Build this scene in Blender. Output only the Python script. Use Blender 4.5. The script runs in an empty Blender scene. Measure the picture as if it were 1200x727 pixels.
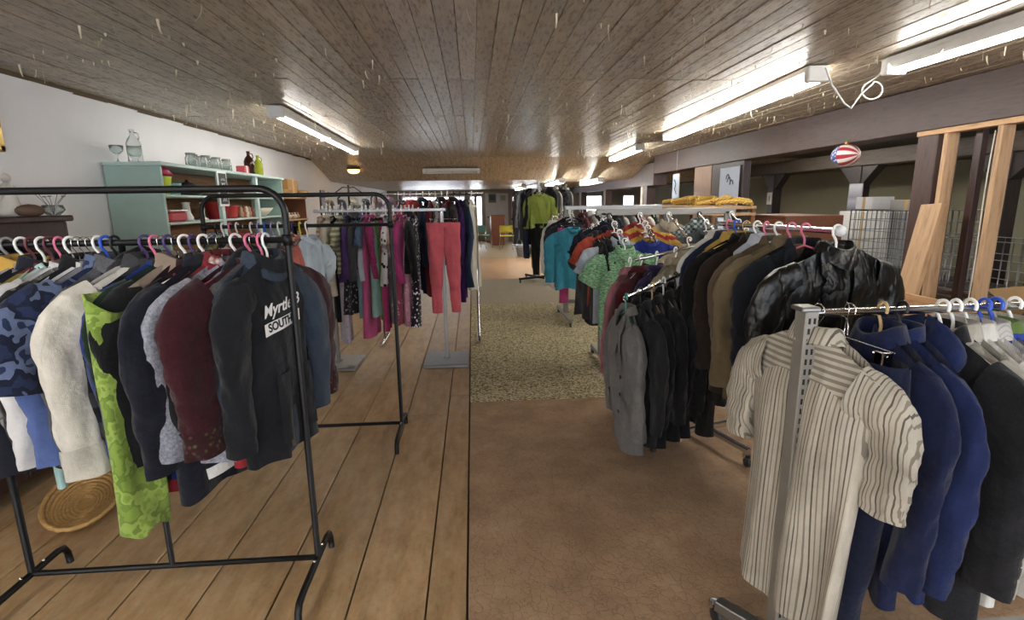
import bpy, math, random
import numpy as np
from mathutils import Matrix, Vector

# ------------------------------------------------------------------ camera, world, exposure
scn = bpy.context.scene
COL = scn.collection
CAMH = 1.5
def cam_axes(f=620., cx=600., cy=363.5, vp=(553., 238.), vd=(640., 3400.)):
    y = np.array([vp[0]-cx, vp[1]-cy, f]); y /= np.linalg.norm(y)
    d = np.array([vd[0]-cx, vd[1]-cy, f]); d -= y*d.dot(y); d /= np.linalg.norm(d)
    z = -d
    return np.stack([np.cross(y, z), y, z])
R = cam_axes()
cam = bpy.data.cameras.new('camera'); camo = bpy.data.objects.new('camera', cam); COL.objects.link(camo)
cam.sensor_width = 36; cam.lens = 620/1200*36; cam.clip_start = .05; cam.clip_end = 200
camo.matrix_world = Matrix([[R[i][0], -R[i][1], -R[i][2], (0, 0, CAMH)[i]] for i in range(3)] + [[0, 0, 0, 1]])
scn.camera = camo
w = bpy.data.worlds.new('world'); scn.world = w; w.use_nodes = True
w.node_tree.nodes['Background'].inputs[0].default_value = (.86, .92, 1, 1)
w.node_tree.nodes['Background'].inputs[1].default_value = 2.6
scn.view_settings.view_transform = 'Standard'; scn.view_settings.look = 'None'
scn.view_settings.gamma = 1; scn.view_settings.use_curve_mapping = False
scn.view_settings.exposure = 1.55
TUBE = 17.0          # emission of the fluorescent tubes

# ------------------------------------------------------------------ helpers
PI = math.pi
def sm(a, b, x):
    t = np.clip((x-a)/(b-a), 0, 1); return t*t*(3-2*t)
class MB:
    def __init__(s): s.v = []; s.f = []
    def add(s, v, f):
        o = len(s.v); s.v += [tuple(map(float, p)) for p in v]; s.f += [tuple(i+o for i in q) for q in f]; return s
    def box(s, x0, x1, y0, y1, z0, z1):
        return s.add([(x, y, z) for x in (x0, x1) for y in (y0, y1) for z in (z0, z1)],
                     [(0, 1, 3, 2), (4, 6, 7, 5), (0, 4, 5, 1), (2, 3, 7, 6), (0, 2, 6, 4), (1, 5, 7, 3)])
    def bbox(s, x0, x1, y0, y1, z0, z1, b=.004):
        """box with chamfered edges"""
        b = min(b, (x1-x0)*.45, (y1-y0)*.45, (z1-z0)*.45)
        vs = []; idx = {}
        for ix, x in enumerate((x0, x1)):
            for iy, y in enumerate((y0, y1)):
                for iz, z in enumerate((z0, z1)):
                    sx, sy, sz = 1-2*ix, 1-2*iy, 1-2*iz
                    for k, p in enumerate(((x, y+sy*b, z+sz*b), (x+sx*b, y, z+sz*b), (x+sx*b, y+sy*b, z))):
                        idx[ix, iy, iz, k] = len(vs); vs.append(p)
        g = lambda *a: idx[a]
        fs = []
        for i in (0, 1):
            fs.append([g(i, 0, 0, 0), g(i, 0, 1, 0), g(i, 1, 1, 0), g(i, 1, 0, 0)])
            fs.append([g(0, i, 0, 1), g(0, i, 1, 1), g(1, i, 1, 1), g(1, i, 0, 1)])
            fs.append([g(0, 0, i, 2), g(0, 1, i, 2), g(1, 1, i, 2), g(1, 0, i, 2)])
            for j in (0, 1):
                fs.append([g(i, j, 0, 0), g(i, j, 1, 0), g(i, j, 1, 1), g(i, j, 0, 1)])
                fs.append([g(i, 0, j, 0), g(i, 1, j, 0), g(i, 1, j, 2), g(i, 0, j, 2)])
                fs.append([g(0, i, j, 1), g(1, i, j, 1), g(1, i, j, 2), g(0, i, j, 2)])
                for k in (0, 1): fs.append([g(i, j, k, 0), g(i, j, k, 1), g(i, j, k, 2)])
        return s.add(vs, fs)
    def tube(s, pts, r, n=8, closed=False, cap=True):
        P = np.array(pts, float); m = len(P)
        rr = np.full(m, r, float) if np.isscalar(r) else np.array(r, float)
        T = np.zeros_like(P)
        for i in range(m):
            a = P[(i-1) % m] if (closed or i > 0) else P[i]; b = P[(i+1) % m] if (closed or i < m-1) else P[i]
            T[i] = (b-a)/(np.linalg.norm(b-a)+1e-12)
        u = np.cross(T[0], (0, 0, 1.)); 
        if np.linalg.norm(u) < 1e-3: u = np.cross(T[0], (0, 1., 0))
        u /= np.linalg.norm(u); V = []
        for i in range(m):
            u = u-T[i]*u.dot(T[i]); u /= np.linalg.norm(u)+1e-12; w_ = np.cross(T[i], u)
            for k in range(n):
                a = 2*PI*k/n; V.append(P[i]+rr[i]*(math.cos(a)*u+math.sin(a)*w_))
        F = []
        for i in range(m if closed else m-1):
            j = (i+1) % m
            for k in range(n): F.append((i*n+k, i*n+(k+1) % n, j*n+(k+1) % n, j*n+k))
        if cap and not closed: F += [tuple(range(n)), tuple(range((m-1)*n, m*n))[::-1]]
        return s.add(V, F)
    def rings(s, A, closed=True, cap0=False, cap1=False):
        A = np.asarray(A, float); nr, nt = A.shape[:2]; F = []
        for i in range(nr-1):
            for k in range(nt if closed else nt-1):
                j = (k+1) % nt; F.append((i*nt+k, i*nt+j, (i+1)*nt+j, (i+1)*nt+k))
        if cap0: F.append(tuple(range(nt))[::-1])
        if cap1: F.append(tuple(range((nr-1)*nt, nr*nt)))
        return s.add(A.reshape(-1, 3), F)
    def lathe(s, prof, n=16, c=(0, 0, 0)):
        th = np.linspace(0, 2*PI, n, endpoint=False)
        A = [[(c[0]+r*math.cos(t), c[1]+r*math.sin(t), c[2]+z) for t in th] for r, z in prof]
        return s.rings(A, True, prof[0][0] > 1e-4, prof[-1][0] > 1e-4)
    def ball(s, c, r, n=12, m=8, sq=(1, 1, 1)):
        A = [[(c[0]+r*sq[0]*math.sin(p)*math.cos(t), c[1]+r*sq[1]*math.sin(p)*math.sin(t), c[2]+r*sq[2]*math.cos(p))
              for t in np.linspace(0, 2*PI, n, endpoint=False)] for p in np.linspace(.02, PI-.02, m)]
        return s.rings(A)
    def mesh(s, name, mat, smooth=True):
        me = bpy.data.meshes.new(name); me.from_pydata(s.v, [], s.f)
        if mat: me.materials.append(mat)
        if smooth: me.polygons.foreach_set('use_smooth', [True]*len(me.polygons))
        me.update(); return me
    def build(s, name, mat, parent=None, loc=None, rz=0, smooth=True):
        return link(name, s.mesh(name, mat, smooth), parent, loc, rz)
def link(name, me, parent=None, loc=None, rz=0):
    o = bpy.data.objects.new(name, me); COL.objects.link(o)
    if parent: o.parent = parent
    if loc: o.location = loc
    if rz: o.rotation_euler = (0, 0, rz)
    return o
def empty(name, loc=(0, 0, 0), rz=0): return link(name, None, None, loc, rz)
def tag(o, label, cat, group=None):
    o['label'] = label; o['category'] = cat
    if group: o['group'] = group
    return o
def struct(o): o['kind'] = 'structure'; return o
def arc(cx, cz, r, a0, a1, n=8, y=0):
    return [(cx+r*math.cos(a), y, cz+r*math.sin(a)) for a in np.linspace(a0, a1, n)]

# ------------------------------------------------------------------ materials
class NT:
    def __init__(s, name):
        s.m = bpy.data.materials.new(name); s.m.use_nodes = True; s.t = s.m.node_tree
        s.b = s.t.nodes['Principled BSDF']; s._c = None
    def n(s, ty, **k):
        nd = s.t.nodes.new(ty)
        for a, b in k.items(): setattr(nd, a, b)
        return nd
    def l(s, a, b): s.t.links.new(a, b)
    def co(s):
        if s._c is None: s._c = s.n('ShaderNodeTexCoord').outputs['Object']
        return s._c
    def map(s, scale=(1, 1, 1), loc=(0, 0, 0), rot=(0, 0, 0)):
        m = s.n('ShaderNodeMapping'); s.l(s.co(), m.inputs[0])
        m.inputs['Scale'].default_value = scale; m.inputs['Location'].default_value = loc; m.inputs['Rotation'].default_value = rot
        return m.outputs[0]
    def noise(s, scale, detail=3, vec=None, rough=.55, out='Fac'):
        a = s.n('ShaderNodeTexNoise'); a.inputs['Scale'].default_value = scale; a.inputs['Detail'].default_value = detail
        a.inputs['Roughness'].default_value = rough; s.l(vec or s.co(), a.inputs['Vector']); return a.outputs[out]
    def voro(s, scale, vec=None, out='Distance'):
        a = s.n('ShaderNodeTexVoronoi'); a.inputs['Scale'].default_value = scale; s.l(vec or s.co(), a.inputs['Vector']); return a.outputs[out]
    def ramp(s, fac, stops, const=False):
        r = s.n('ShaderNodeValToRGB'); e = r.color_ramp.elements
        if const: r.color_ramp.interpolation = 'CONSTANT'
        while len(e) < len(stops): e.new(.5)
        for el, (p, c) in zip(e, stops): el.position = p; el.color = (*c, 1) if len(c) == 3 else c
        s.l(fac, r.inputs[0]); return r.outputs[0]
    def mix(s, fac, a, b, mode='MIX'):
        m = s.n('ShaderNodeMix', data_type='RGBA', blend_type=mode)
        for inp, v in ((m.inputs[0], fac), (m.inputs[6], a), (m.inputs[7], b)):
            if hasattr(v, 'is_output'): s.l(v, inp)
            elif isinstance(v, (int, float)): inp.default_value = v
            else: inp.default_value = (*v, 1)
        return m.outputs[2]
    def math(s, op, a, b=0.):
        m = s.n('ShaderNodeMath', operation=op)
        for i, v in enumerate((a, b)):
            if hasattr(v, 'is_output'): s.l(v, m.inputs[i])
            else: m.inputs[i].default_value = v
        return m.outputs[0]
    def sep(s, vec=None):
        a = s.n('ShaderNodeSeparateXYZ'); s.l(vec or s.co(), a.inputs[0]); return a.outputs
    def bump(s, h, strength=.3, dist=.01):
        b = s.n('ShaderNodeBump'); b.inputs['Strength'].default_value = strength; b.inputs['Distance'].default_value = dist
        s.l(h, b.inputs['Height']); s.l(b.outputs[0], s.b.inputs['Normal'])
    def base(s, v):
        if hasattr(v, 'is_output'): s.l(v, s.b.inputs['Base Color'])
        else: s.b.inputs['Base Color'].default_value = (*v, 1)
    def rough(s, v):
        if hasattr(v, 'is_output'): s.l(v, s.b.inputs['Roughness'])
        else: s.b.inputs['Roughness'].default_value = v
    def rnd(s): return s.n('ShaderNodeObjectInfo').outputs['Random']
_mc = {}
def srgb(h):
    if isinstance(h, str):
        c = [int(h[i:i+2], 16)/255 for i in (0, 2, 4)]
        return tuple(x/12.92 if x <= .04045 else ((x+.055)/1.055)**2.4 for x in c)
    return h
def plain(name, col, rough=.5, metal=0., bump=0., bscale=80, spec=.5):
    k = (name, col, rough, metal)
    if k in _mc: return _mc[k]
    t = NT(name); c = srgb(col)
    t.base(t.mix(t.noise(9, 3), tuple(x*.86 for x in c), tuple(min(1, x*1.1) for x in c)))
    t.rough(rough); t.b.inputs['Metallic'].default_value = metal; t.b.inputs['Specular IOR Level'].default_value = spec
    if bump: t.bump(t.noise(bscale, 2), bump, .004)
    _mc[k] = t.m; return t.m
def glow(name, col, e):
    t = NT(name); t.base((.9, .9, .9)); t.b.inputs['Emission Color'].default_value = (*col, 1); t.b.inputs['Emission Strength'].default_value = e
    return t.m
def glassy(name, col, rough=.05, tr=.85):
    k = (name, col)
    if k in _mc: return _mc[k]
    t = NT(name); t.base(srgb(col)); t.rough(rough); t.b.inputs['Transmission Weight'].default_value = tr; t.b.inputs['IOR'].default_value = 1.25
    _mc[k] = t.m; return t.m
def fab(c1, pat=None, c2=None, c3=None, sc=1., rough=.85, gloss=False):
    k = ('fab', c1, pat, c2, c3, sc, rough)
    if k in _mc: return _mc[k]
    t = NT('fabric_'+(pat or 'plain')); a = srgb(c1); b = srgb(c2) if c2 else tuple(x*.6 for x in a); c = srgb(c3) if c3 else b
    def tone(q):
        l = .3*q[0]+.6*q[1]+.1*q[2]; k = .60+.40*l**.5
        return tuple(max(.004, (l+(x-l)*.90)*k) for x in q)
    a, b, c = tone(a), tone(b), tone(c)
    S = t.sep()
    if pat == 'vstripe':
        f = t.math('FRACT', t.math('MULTIPLY', S['X'], 42*sc))
        col = t.ramp(f, [(0, b), (.10, a), (.28, a), (.34, c), (.46, a), (.72, c), (.80, a)], True)
    elif pat == 'hstripe':
        f = t.math('FRACT', t.math('MULTIPLY', S['Z'], 16*sc)); col = t.ramp(f, [(0, a), (.5, b)], True)
    elif pat == 'camo':
        col = t.ramp(t.noise(11*sc, 2), [(0, a), (.44, b), (.52, c), (.6, a)], True)
    elif pat == 'dots':
        col = t.ramp(t.voro(26*sc), [(0, b), (.34, a)], True)
    elif pat == 'floral':
        col = t.mix(t.ramp(t.voro(30*sc), [(0, (1, 1, 1)), (.38, (0, 0, 0))]), a, t.ramp(t.noise(17*sc, 1), [(0, b), (.5, c)], True))
    elif pat == 'heather':
        col = t.ramp(t.noise(170*sc, 4, rough=.8), [(.36, b), (.62, a)])
    elif pat == 'tiedye':
        m = t.map((1, 1, 3.2)); col = t.ramp(t.noise(34*sc, 4, m, .7), [(.35, b), (.48, a), (.62, c)])
    elif pat == 'colorblock':
        col = t.ramp(t.math('ADD', S['Z'], 1.), [(0, b), (.66+.0*sc, a)], True)
    elif pat == 'yoke':
        col = t.ramp(t.math('ADD', S['Z'], 1.), [(0, a), (.80, b)], True)
    elif pat == 'denim':
        col = t.ramp(t.noise(240, 3, t.map((1, 1, .12)), .7), [(.3, b), (.7, a)])
    elif pat == 'check':
        f = t.math('ADD', t.math('GREATER_THAN', t.math('FRACT', t.math('MULTIPLY', S['X'], 18*sc)), .5), t.math('GREATER_THAN', t.math('FRACT', t.math('MULTIPLY', S['Z'], 18*sc)), .5))
        col = t.ramp(t.math('MULTIPLY', f, .5), [(0, a), (.3, b), (.8, c)], True)
    else:
        col = a
    col = t.mix(.55, col, t.ramp(t.noise(7, 4), [(.3, (.62, .62, .62)), (.7, (1.12, 1.12, 1.12))]), 'MULTIPLY')
    t.base(col); t.rough(rough)
    t.b.inputs['Specular IOR Level'].default_value = .5 if rough < .5 else .18
    t.b.inputs['Sheen Weight'].default_value = .12 if rough > .6 else 0
    if rough < .5:
        cr = t.math('ABSOLUTE', t.math('SUBTRACT', t.noise(7.5, 3, t.map((1, 1, .5), rot=(.15, .35, 0)), .5), .5)); cr = t.math('POWER', t.math('MULTIPLY', cr, 2.2), .6)
        t.bump(t.math('ADD', cr, t.math('MULTIPLY', t.noise(60, 3), .12)), .85, .02)
    else:
        h = t.math('ADD', t.math('MULTIPLY', t.noise(6.5, 2, t.map((1, 1, .38), rot=(.1, .3, 0)), .45), 1.), t.math('ADD', t.math('MULTIPLY', t.noise(22, 2), .10), t.math('MULTIPLY', t.noise(420, 1), .02)))
        t.bump(h, 1., .075)
    _mc[k] = t.m; return t.m

black_metal = plain('black_paint', (.006, .006, .007), .42, spec=.3)
chrome = plain('chrome', (.72, .72, .72), .16, 1.)
steel = plain('grey_steel', (.29, .29, .285), .36, .9)
pewter = plain('pewter_paint', (.25, .235, .21), .42, .35)
rubber = plain('rubber', (.02, .02, .02), .6)
white_plastic = plain('white_plastic', (.80, .80, .79), .35)

def wood(name, c1, c2, axis=1, rough=.55, knots=True, sc=1.):
    t = NT(name); s = [9*sc]*3; s[axis] = .9*sc
    o = t.n('ShaderNodeVectorMath', operation='ADD'); rn = t.n('ShaderNodeObjectInfo')
    cmb = t.n('ShaderNodeCombineXYZ'); t.l(t.math('MULTIPLY', rn.outputs['Random'], 37), cmb.inputs[0]); t.l(t.math('MULTIPLY', rn.outputs['Random'], 91), cmb.inputs[1])
    t.l(t.map(tuple(s)), o.inputs[0]); t.l(cmb.outputs[0], o.inputs[1])
    g = t.noise(5, 5, o.outputs[0], .65)
    col = t.ramp(g, [(.25, srgb(c2)), (.5, srgb(c1)), (.75, tuple(min(1, x*1.15) for x in srgb(c1)))])
    col = t.mix(.5, col, t.ramp(rn.outputs['Random'], [(0, (.72, .72, .72)), (1, (1.08, 1.06, 1.02))]), 'MULTIPLY')
    if knots: col = t.mix(t.ramp(t.voro(3.2*sc, t.map((1, 1, 1), rot=(.4, .3, .2))), [(.03, (1, 1, 1)), (.07, (0, 0, 0))]), col, tuple(x*.35 for x in srgb(c2)))
    t.base(col); t.rough(rough); t.bump(g, .25, .004); return t.m
pine = wood('pine_lumber', 'c3a07c', '987452', 2, .6)
pine_h = wood('pine_lumber_flat', 'c6a07a', '9c7750', 1, .6)
dark_wood = wood('dark_mahogany', '3a2422', '1c100f', 2, .4, False)
brown_wood = wood('brown_wood', '8a5a3c', '5e3a26', 1, .55, False)
purple_wood = wood('purple_brown_timber', '4e3a38', '2a1c1b', 1, .5, False, 1.3)
purple_wood_v = wood('purple_brown_post', '4e3936', '2c1d1b', 2, .5, False, 1.3)

# ------------------------------------------------------------------ the setting
CZ = 2.37; CZ2 = 2.0; YD = 10.7; YF = 21.2
def wx(y): return -2.86-.019*y           # the left wall leans away slightly down the room
BX = 3.65                                 # room face of the long beam
# floor
def floor_wood():
    t = NT('worn_floor_board')
    rn = t.n('ShaderNodeObjectInfo').outputs['Random']
    cmb = t.n('ShaderNodeCombineXYZ'); t.l(t.math('MULTIPLY', rn, 53), cmb.inputs[0]); t.l(t.math('MULTIPLY', rn, 71), cmb.inputs[1])
    o = t.n('ShaderNodeVectorMath', operation='ADD'); t.l(t.map((5, 1.1, 1)), o.inputs[0]); t.l(cmb.outputs[0], o.inputs[1])
    g = t.noise(2.6, 6, o.outputs[0], .68)
    col = t.ramp(g, [(.22, srgb('7a5f40')), (.42, srgb('9b7c57')), (.58, srgb('ae8f6a')), (.8, srgb('c0a584'))])
    w2 = t.noise(7, 6, t.map((2.2, 1, 1), loc=(3, 1, 0)), .75)
    col = t.mix(t.ramp(w2, [(.45, (0, 0, 0)), (.75, (.8, .8, .8))]), col, srgb('b5a488'))
    col = t.mix(t.ramp(t.noise(38, 4), [(.55, (0, 0, 0)), (.8, (.35, .35, .35))]), col, srgb('6a4b2c'))
    col = t.mix(1., col, t.ramp(rn, [(0, (.86, .85, .83)), (1, (1.06, 1.05, 1.03))]), 'MULTIPLY')
    t.base(col); t.rough(t.ramp(g, [(.3, (.36, .36, .36)), (.8, (.52, .52, .52))])); t.bump(t.math('ADD', g, t.math('MULTIPLY', w2, .4)), .22, .006); return t.m
fw = floor_wood()
floor = struct(MB().box(-3.6, 9, -4, YF+.3, -.12, -.022).build('floor', plain('subfloor', (.06, .045, .03), .9), smooth=False))
CE = -.055                                # straight edge between boards and carpets
edges = [CE-.005, -.215]
while edges[-1] > -3.4: edges.append(edges[-1]-.295)
rd = random.Random(3)
for i in range(len(edges)-1):
    a, b = edges[i+1]+.0035, edges[i]-.0035
    cuts = [-1.2+rd.uniform(-.5, .5)]
    while cuts[-1] < YD: cuts.append(cuts[-1]+rd.uniform(4.6, 6.2))
    for k in range(len(cuts)-1):
        L = cuts[k+1]-cuts[k]; cy = (cuts[k]+cuts[k+1])/2; cxm = (a+b)/2
        p = MB().bbox(a-cxm, b-cxm, -L/2+.0015, L/2-.0015, -.022, 0, .003).build('floor_board', fw, floor, (cxm, cy, 0), smooth=False)
far_floor = MB().box(-3.4, 8.9, YD+4, YF, -.022, 0).build('vinyl_floor', plain('tan_vinyl', 'a5916a', .45), floor, smooth=False)
brown_floor = plain('side_room_boards', '6a543e', .6)
def carpet_brown():
    t = NT('brown_short_carpet'); g = t.noise(3.5, 5, None, .65)
    col = t.ramp(g, [(.3, srgb('8a6f56')), (.55, srgb('a48669')), (.75, srgb('b5997d'))])
    v = t.n('ShaderNodeTexVoronoi', feature='DISTANCE_TO_EDGE'); v.inputs['Scale'].default_value = 26; t.l(t.n('ShaderNodeVectorMath', operation='ADD').outputs[0], v.inputs['Vector'])
    ad = v.inputs['Vector'].links[0].from_node
    t.l(t.co(), ad.inputs[0]); nz = t.noise(18, 3, None, .6, 'Color'); sc = t.n('ShaderNodeVectorMath', operation='SCALE'); t.l(nz, sc.inputs[0]); sc.inputs['Scale'].default_value = .05; t.l(sc.outputs[0], ad.inputs[1])
    crack = t.ramp(v.outputs['Distance'], [(0, (0, 0, 0)), (.07, (1, 1, 1))])
    col = t.mix(.22, col, crack, 'MULTIPLY'); t.base(col); t.rough(.85)
    t.bump(t.math('ADD', crack, t.math('MULTIPLY', t.noise(60, 4), .8)), .35, .006); return t.m
def carpet_loop():
    t = NT('speckled_loop_carpet')
    m = t.map((1, .85, 1)); v = t.noise(68, 3, m, .6)
    col = t.ramp(v, [(.38, srgb('5a5038')), (.47, srgb('9a8d6c')), (.58, srgb('cfc3a0'))])
    t.base(t.mix(.4, col, t.ramp(t.noise(2, 3), [(.3, (.7, .7, .66)), (.7, (1.1, 1.1, 1.06))]), 'MULTIPLY')); t.rough(.95); t.bump(v, .6, .01); return t.m
def carpet_grey():
    t = NT('grey_carpet'); v = t.noise(70, 3)
    t.base(t.ramp(v, [(.3, srgb('8a8070')), (.7, srgb('b3a995'))])); t.rough(.95); t.bump(v, .4, .006); return t.m
MB().box(BX, 9, -4, YD+4, -.022, 0).build('side_room_floor', brown_floor, floor, smooth=False)
def strip(y0, y1, z, m, label, x1=BX-.002):
    o = MB().bbox(CE, x1, y0, y1, -.022, z, .003).build('carpet', m, smooth=False); return tag(o, label, 'carpet')
strip(-4, 3.845, .004, carpet_brown(), 'worn brown short-pile carpet beside the wooden boards')
strip(3.845, 7.8, .007, carpet_loop(), 'beige and dark speckled loop carpet between the clothes racks')
strip(7.8, 10.45, .004, carpet_grey(), 'plain light grey carpet beyond the speckled one')
t = NT('tan_plywood'); t.base(t.ramp(t.noise(4, 4, t.map((1, 6, 1))), [(.3, srgb('a97f4c')), (.7, srgb('c69a62'))])); t.rough(.5)
strip(10.45, YD+4, -.002, t.m, 'bare tan wooden floor sheet past the grey carpet')
# ceiling
def ceil_mat(obj=True):
    t = NT('peeling_ceiling_board'); 
    rn = t.n('ShaderNodeObjectInfo').outputs['Random']
    cmb = t.n('ShaderNodeCombineXYZ'); t.l(t.math('MULTIPLY', rn, 61), cmb.inputs[0]); t.l(t.math('MULTIPLY', rn, 83), cmb.inputs[1])
    o = t.n('ShaderNodeVectorMath', operation='ADD'); t.l(t.map((6, 1., 1)), o.inputs[0]); t.l(cmb.outputs[0], o.inputs[1])
    g = t.noise(3, 6, o.outputs[0], .7)
    col = t.ramp(g, [(.2, srgb('857764')), (.45, srgb('a09280')), (.7, srgb('b8ab98'))])
    pe = t.noise(9, 6, o.outputs[0], .75)
    pm = t.ramp(pe, [(.53, (0, 0, 0)), (.58, (1, 1, 1))])
    col = t.mix(t.math('MULTIPLY', pm, .55), col, srgb('c7bba3'))
    dk = t.ramp(t.noise(5, 6, o.outputs[0], .8), [(.30, (1, 1, 1)), (.36, (0, 0, 0))])
    col = t.mix(t.math('MULTIPLY', dk, .7), col, srgb('4a3525'))
    col = t.mix(1., col, t.ramp(rn, [(0, (.84, .83, .82)), (1, (1.08, 1.07, 1.05))]), 'MULTIPLY')
    if not obj:
        S = t.sep(); f = t.math('FRACT', t.math('MULTIPLY', S['X'], 10))
        col = t.mix(t.ramp(f, [(0, (1, 1, 1)), (.07, (0, 0, 0))]), col, (.03, .025, .02))
    t.base(col); t.rough(t.ramp(pe, [(.45, (.27, .27, .27)), (.65, (.6, .6, .6))])); t.bump(t.math('ADD', g, t.math('MULTIPLY', pm, .6)), .22, .008)
    t.b.inputs['Specular IOR Level'].default_value = .55
    return t.m
cm = ceil_mat(); cmf = ceil_mat(False)
dark_gap = plain('dark_gap', (.02, .016, .012), .9)
ceil = struct(MB().box(-3.5, 9, -4, YF+.3, CZ+.03, CZ+.12).build('ceiling', dark_gap, smooth=False))
MB().box(-3.3, 9, -4, .9, CZ, CZ+.03).build('rear_boards', cmf, ceil, smooth=False)
rows = [(.9, 4.06), (4.06, 5.69), (5.69, YD)]
bm = []
for (a, b) in rows:
    L = b-a; bm.append([MB().bbox(-.0487, .0487, -L/2+.004, L/2-.004+dx, 0, .032, .0022).mesh('ceiling_board', cm, False) for dx in (0, -.006)])
x = -3.02; 
while x < BX+.1:
    for r, (a, b) in enumerate(rows):
        o = link('ceiling_board', rd.choice(bm[r]), ceil, (x+rd.uniform(-.0012, .0012), (a+b)/2, CZ+rd.uniform(-.003, .002)))
        o.rotation_euler = (0, rd.uniform(-.02, .02), 0)
    x += .1005
# the ceiling drops beyond the last row of boards
MB().add([(a, y, z+dz) for dz in (0, .03) for a, y, z in ((-3.5, YD, CZ), (9, YD, CZ), (9, YD+1.6, CZ2), (-3.5, YD+1.6, CZ2))], [(0, 1, 2, 3), (4, 7, 6, 5), (0, 4, 5, 1), (2, 6, 7, 3)]).build('ceiling_drop_face', cmf, ceil, smooth=False)
MB().box(-3.5, 9, YD+1.6, YF+.2, CZ2, CZ2+.03).build('low_ceiling', cmf, ceil, smooth=False)
mb = MB()                                  # curls of paint hanging from the boards
for i in range(1100):
    while True:
        x, y = rd.uniform(-2.9, 3.5), rd.uniform(2.2, 10.5)
        if rd.random() < (.25+.75*sm(0, 3, abs(x+.2)))*(.5+.5*sm(3, 6, y)): break
    L = rd.choice((.02, .03, .03, .045, .07, .10)); wd = rd.uniform(.002, .007); a = rd.uniform(0, PI); cu = rd.uniform(-.6, .6)
    dx, dy = math.cos(a), math.sin(a); V = []
    for k in range(5):
        s = k/4; off = cu*L*s*s; zz = CZ-.002-L*s*(1-.25*s); wk = wd*(1-.6*s)
        V += [(x+dx*wk-dy*off, y+dy*wk+dx*off, zz), (x-dx*wk-dy*off, y-dy*wk+dx*off, zz)]
    mb.add(V, [(2*k, 2*k+1, 2*k+3, 2*k+2) for k in range(4)])
pk = mb.build('peeling_paint', plain('paint_curl', 'd9cfb4', .6), ceil); pk['kind'] = 'stuff'
# left wall
def plaster(name, c):
    t = NT(name); g = t.noise(1.6, 5, None, .6); c = srgb(c)
    col = t.ramp(g, [(.3, tuple(x*.93 for x in c)), (.7, c)])
    col = t.mix(t.ramp(t.noise(3.5, 6, t.map((1, 1, 2.4)), .75), [(.70, (0, 0, 0)), (.735, (.55, .55, .55))]), col, srgb('8d8474'))
    t.base(col); t.rough(.75); t.bump(t.noise(14, 5), .15, .01); return t.m
wm = plaster('white_plaster', 'f3f3f6')
def wall_quad(name, y0, y1, z0, z1, m):
    a, b = wx(y0), wx(y1)
    o = MB().add([(a, y0, z0), (b, y1, z0), (b, y1, z1), (a, y0, z1), (a-.15, y0, z0), (b-.15, y1, z0), (b-.15, y1, z1), (a-.15, y0, z1)],
                 [(0, 1, 2, 3), (4, 7, 6, 5), (0, 3, 7, 4), (1, 5, 6, 2), (3, 2, 6, 7), (0, 4, 5, 1)]).build(name, m, smooth=False)
    return struct(o)
wl = wall_quad('wall_left', -4, YD, 0, CZ-.012, wm)
wall_quad('wall_left_far', YD, YF, 0, CZ, wm)
mb = MB()
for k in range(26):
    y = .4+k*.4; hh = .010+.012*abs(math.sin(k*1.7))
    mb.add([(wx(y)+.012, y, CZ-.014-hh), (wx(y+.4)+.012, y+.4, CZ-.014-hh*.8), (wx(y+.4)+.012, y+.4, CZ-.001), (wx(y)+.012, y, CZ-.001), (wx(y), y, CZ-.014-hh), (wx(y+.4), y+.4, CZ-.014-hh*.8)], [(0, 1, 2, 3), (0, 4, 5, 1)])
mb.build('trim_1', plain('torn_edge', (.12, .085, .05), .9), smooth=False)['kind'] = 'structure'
# back wall behind the camera, its openings added to let the world light in
bw = MB()
for a, b, c, d in ((-3.4, 9, 0, .5), (-3.4, 9, 2.15, CZ), (-3.4, -2.6, .5, 2.15), (-.2, .2, .5, 2.15), (3.2, 3.9, .5, 2.15), (6.8, 9, .5, 2.15)): bw.box(a, b, -4.15, -4, c, d)
struct(bw.build('wall_back', wm, smooth=False))
# beam, posts and stud framing on the right
wr = struct(empty('wall_right'))
MB().bbox(BX, BX+.28, -4, YD-.0, 2.02, CZ-.004, .008).build('beam', purple_wood, wr, smooth=False)
MB().bbox(BX, BX+.28, YD, YF, 1.80, CZ2+.25, .008).build('beam', purple_wood, wr, smooth=False)
MB().bbox(BX+.005, BX+.10, 1.2, 4.28, 1.982, 2.02, .002).build('top_plate', pine_h, wr, smooth=False)
def post(y0, y1, x0=BX+.01, x1=BX+.2, z1=2.02, m=purple_wood_v, n='post'):
    return MB().bbox(x0, x1, y0, y1, 0, z1, .006).build(n, m, wr, smooth=False)
post(4.075, 4.27, z1=1.985)
post(7.12, 8.08, BX+.02, BX+.12, 2.02, wood('dark_panel_wood', '35292a', '1d1516', 2, .5, False), 'dark_panel')
post(8.10, 8.74, BX+.02, BX+.12, 2.02, wood('tan_brown_panel', '8b6a52', '6b4d3a', 2, .5, False), 'brown_panel')
for y in (11.1, 14.6, 17.9): post(y, y+.24, z1=1.86)
whitepost = plain('white_flaked_paint', 'cfc8bb', .6)
post(11.36, 11.5, BX+.0, BX+.05, 1.8, whitepost, 'post_facing')
for i, y in enumerate((4.005, 3.575, 3.145, 2.7, 2.25)):
    s_ = MB().bbox(BX+.01, BX+.105, -.021, .021, 0, 1.982, .003).build('stud', pine, wr, (0, y, 0), smooth=False)
MB().bbox(BX+.11, BX+.16, 3.80, 3.86, 0, 2.0, .003).build('dark_post', dark_wood, wr, smooth=False)
for y in (3.605,): MB().tube([(BX+.004, y+.006*math.sin(z*5), z) for z in np.linspace(.7, 1.95, 14)], .004, 6).build('cable', plain('cable_white', 'd8d0c0', .5), wr)
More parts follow.
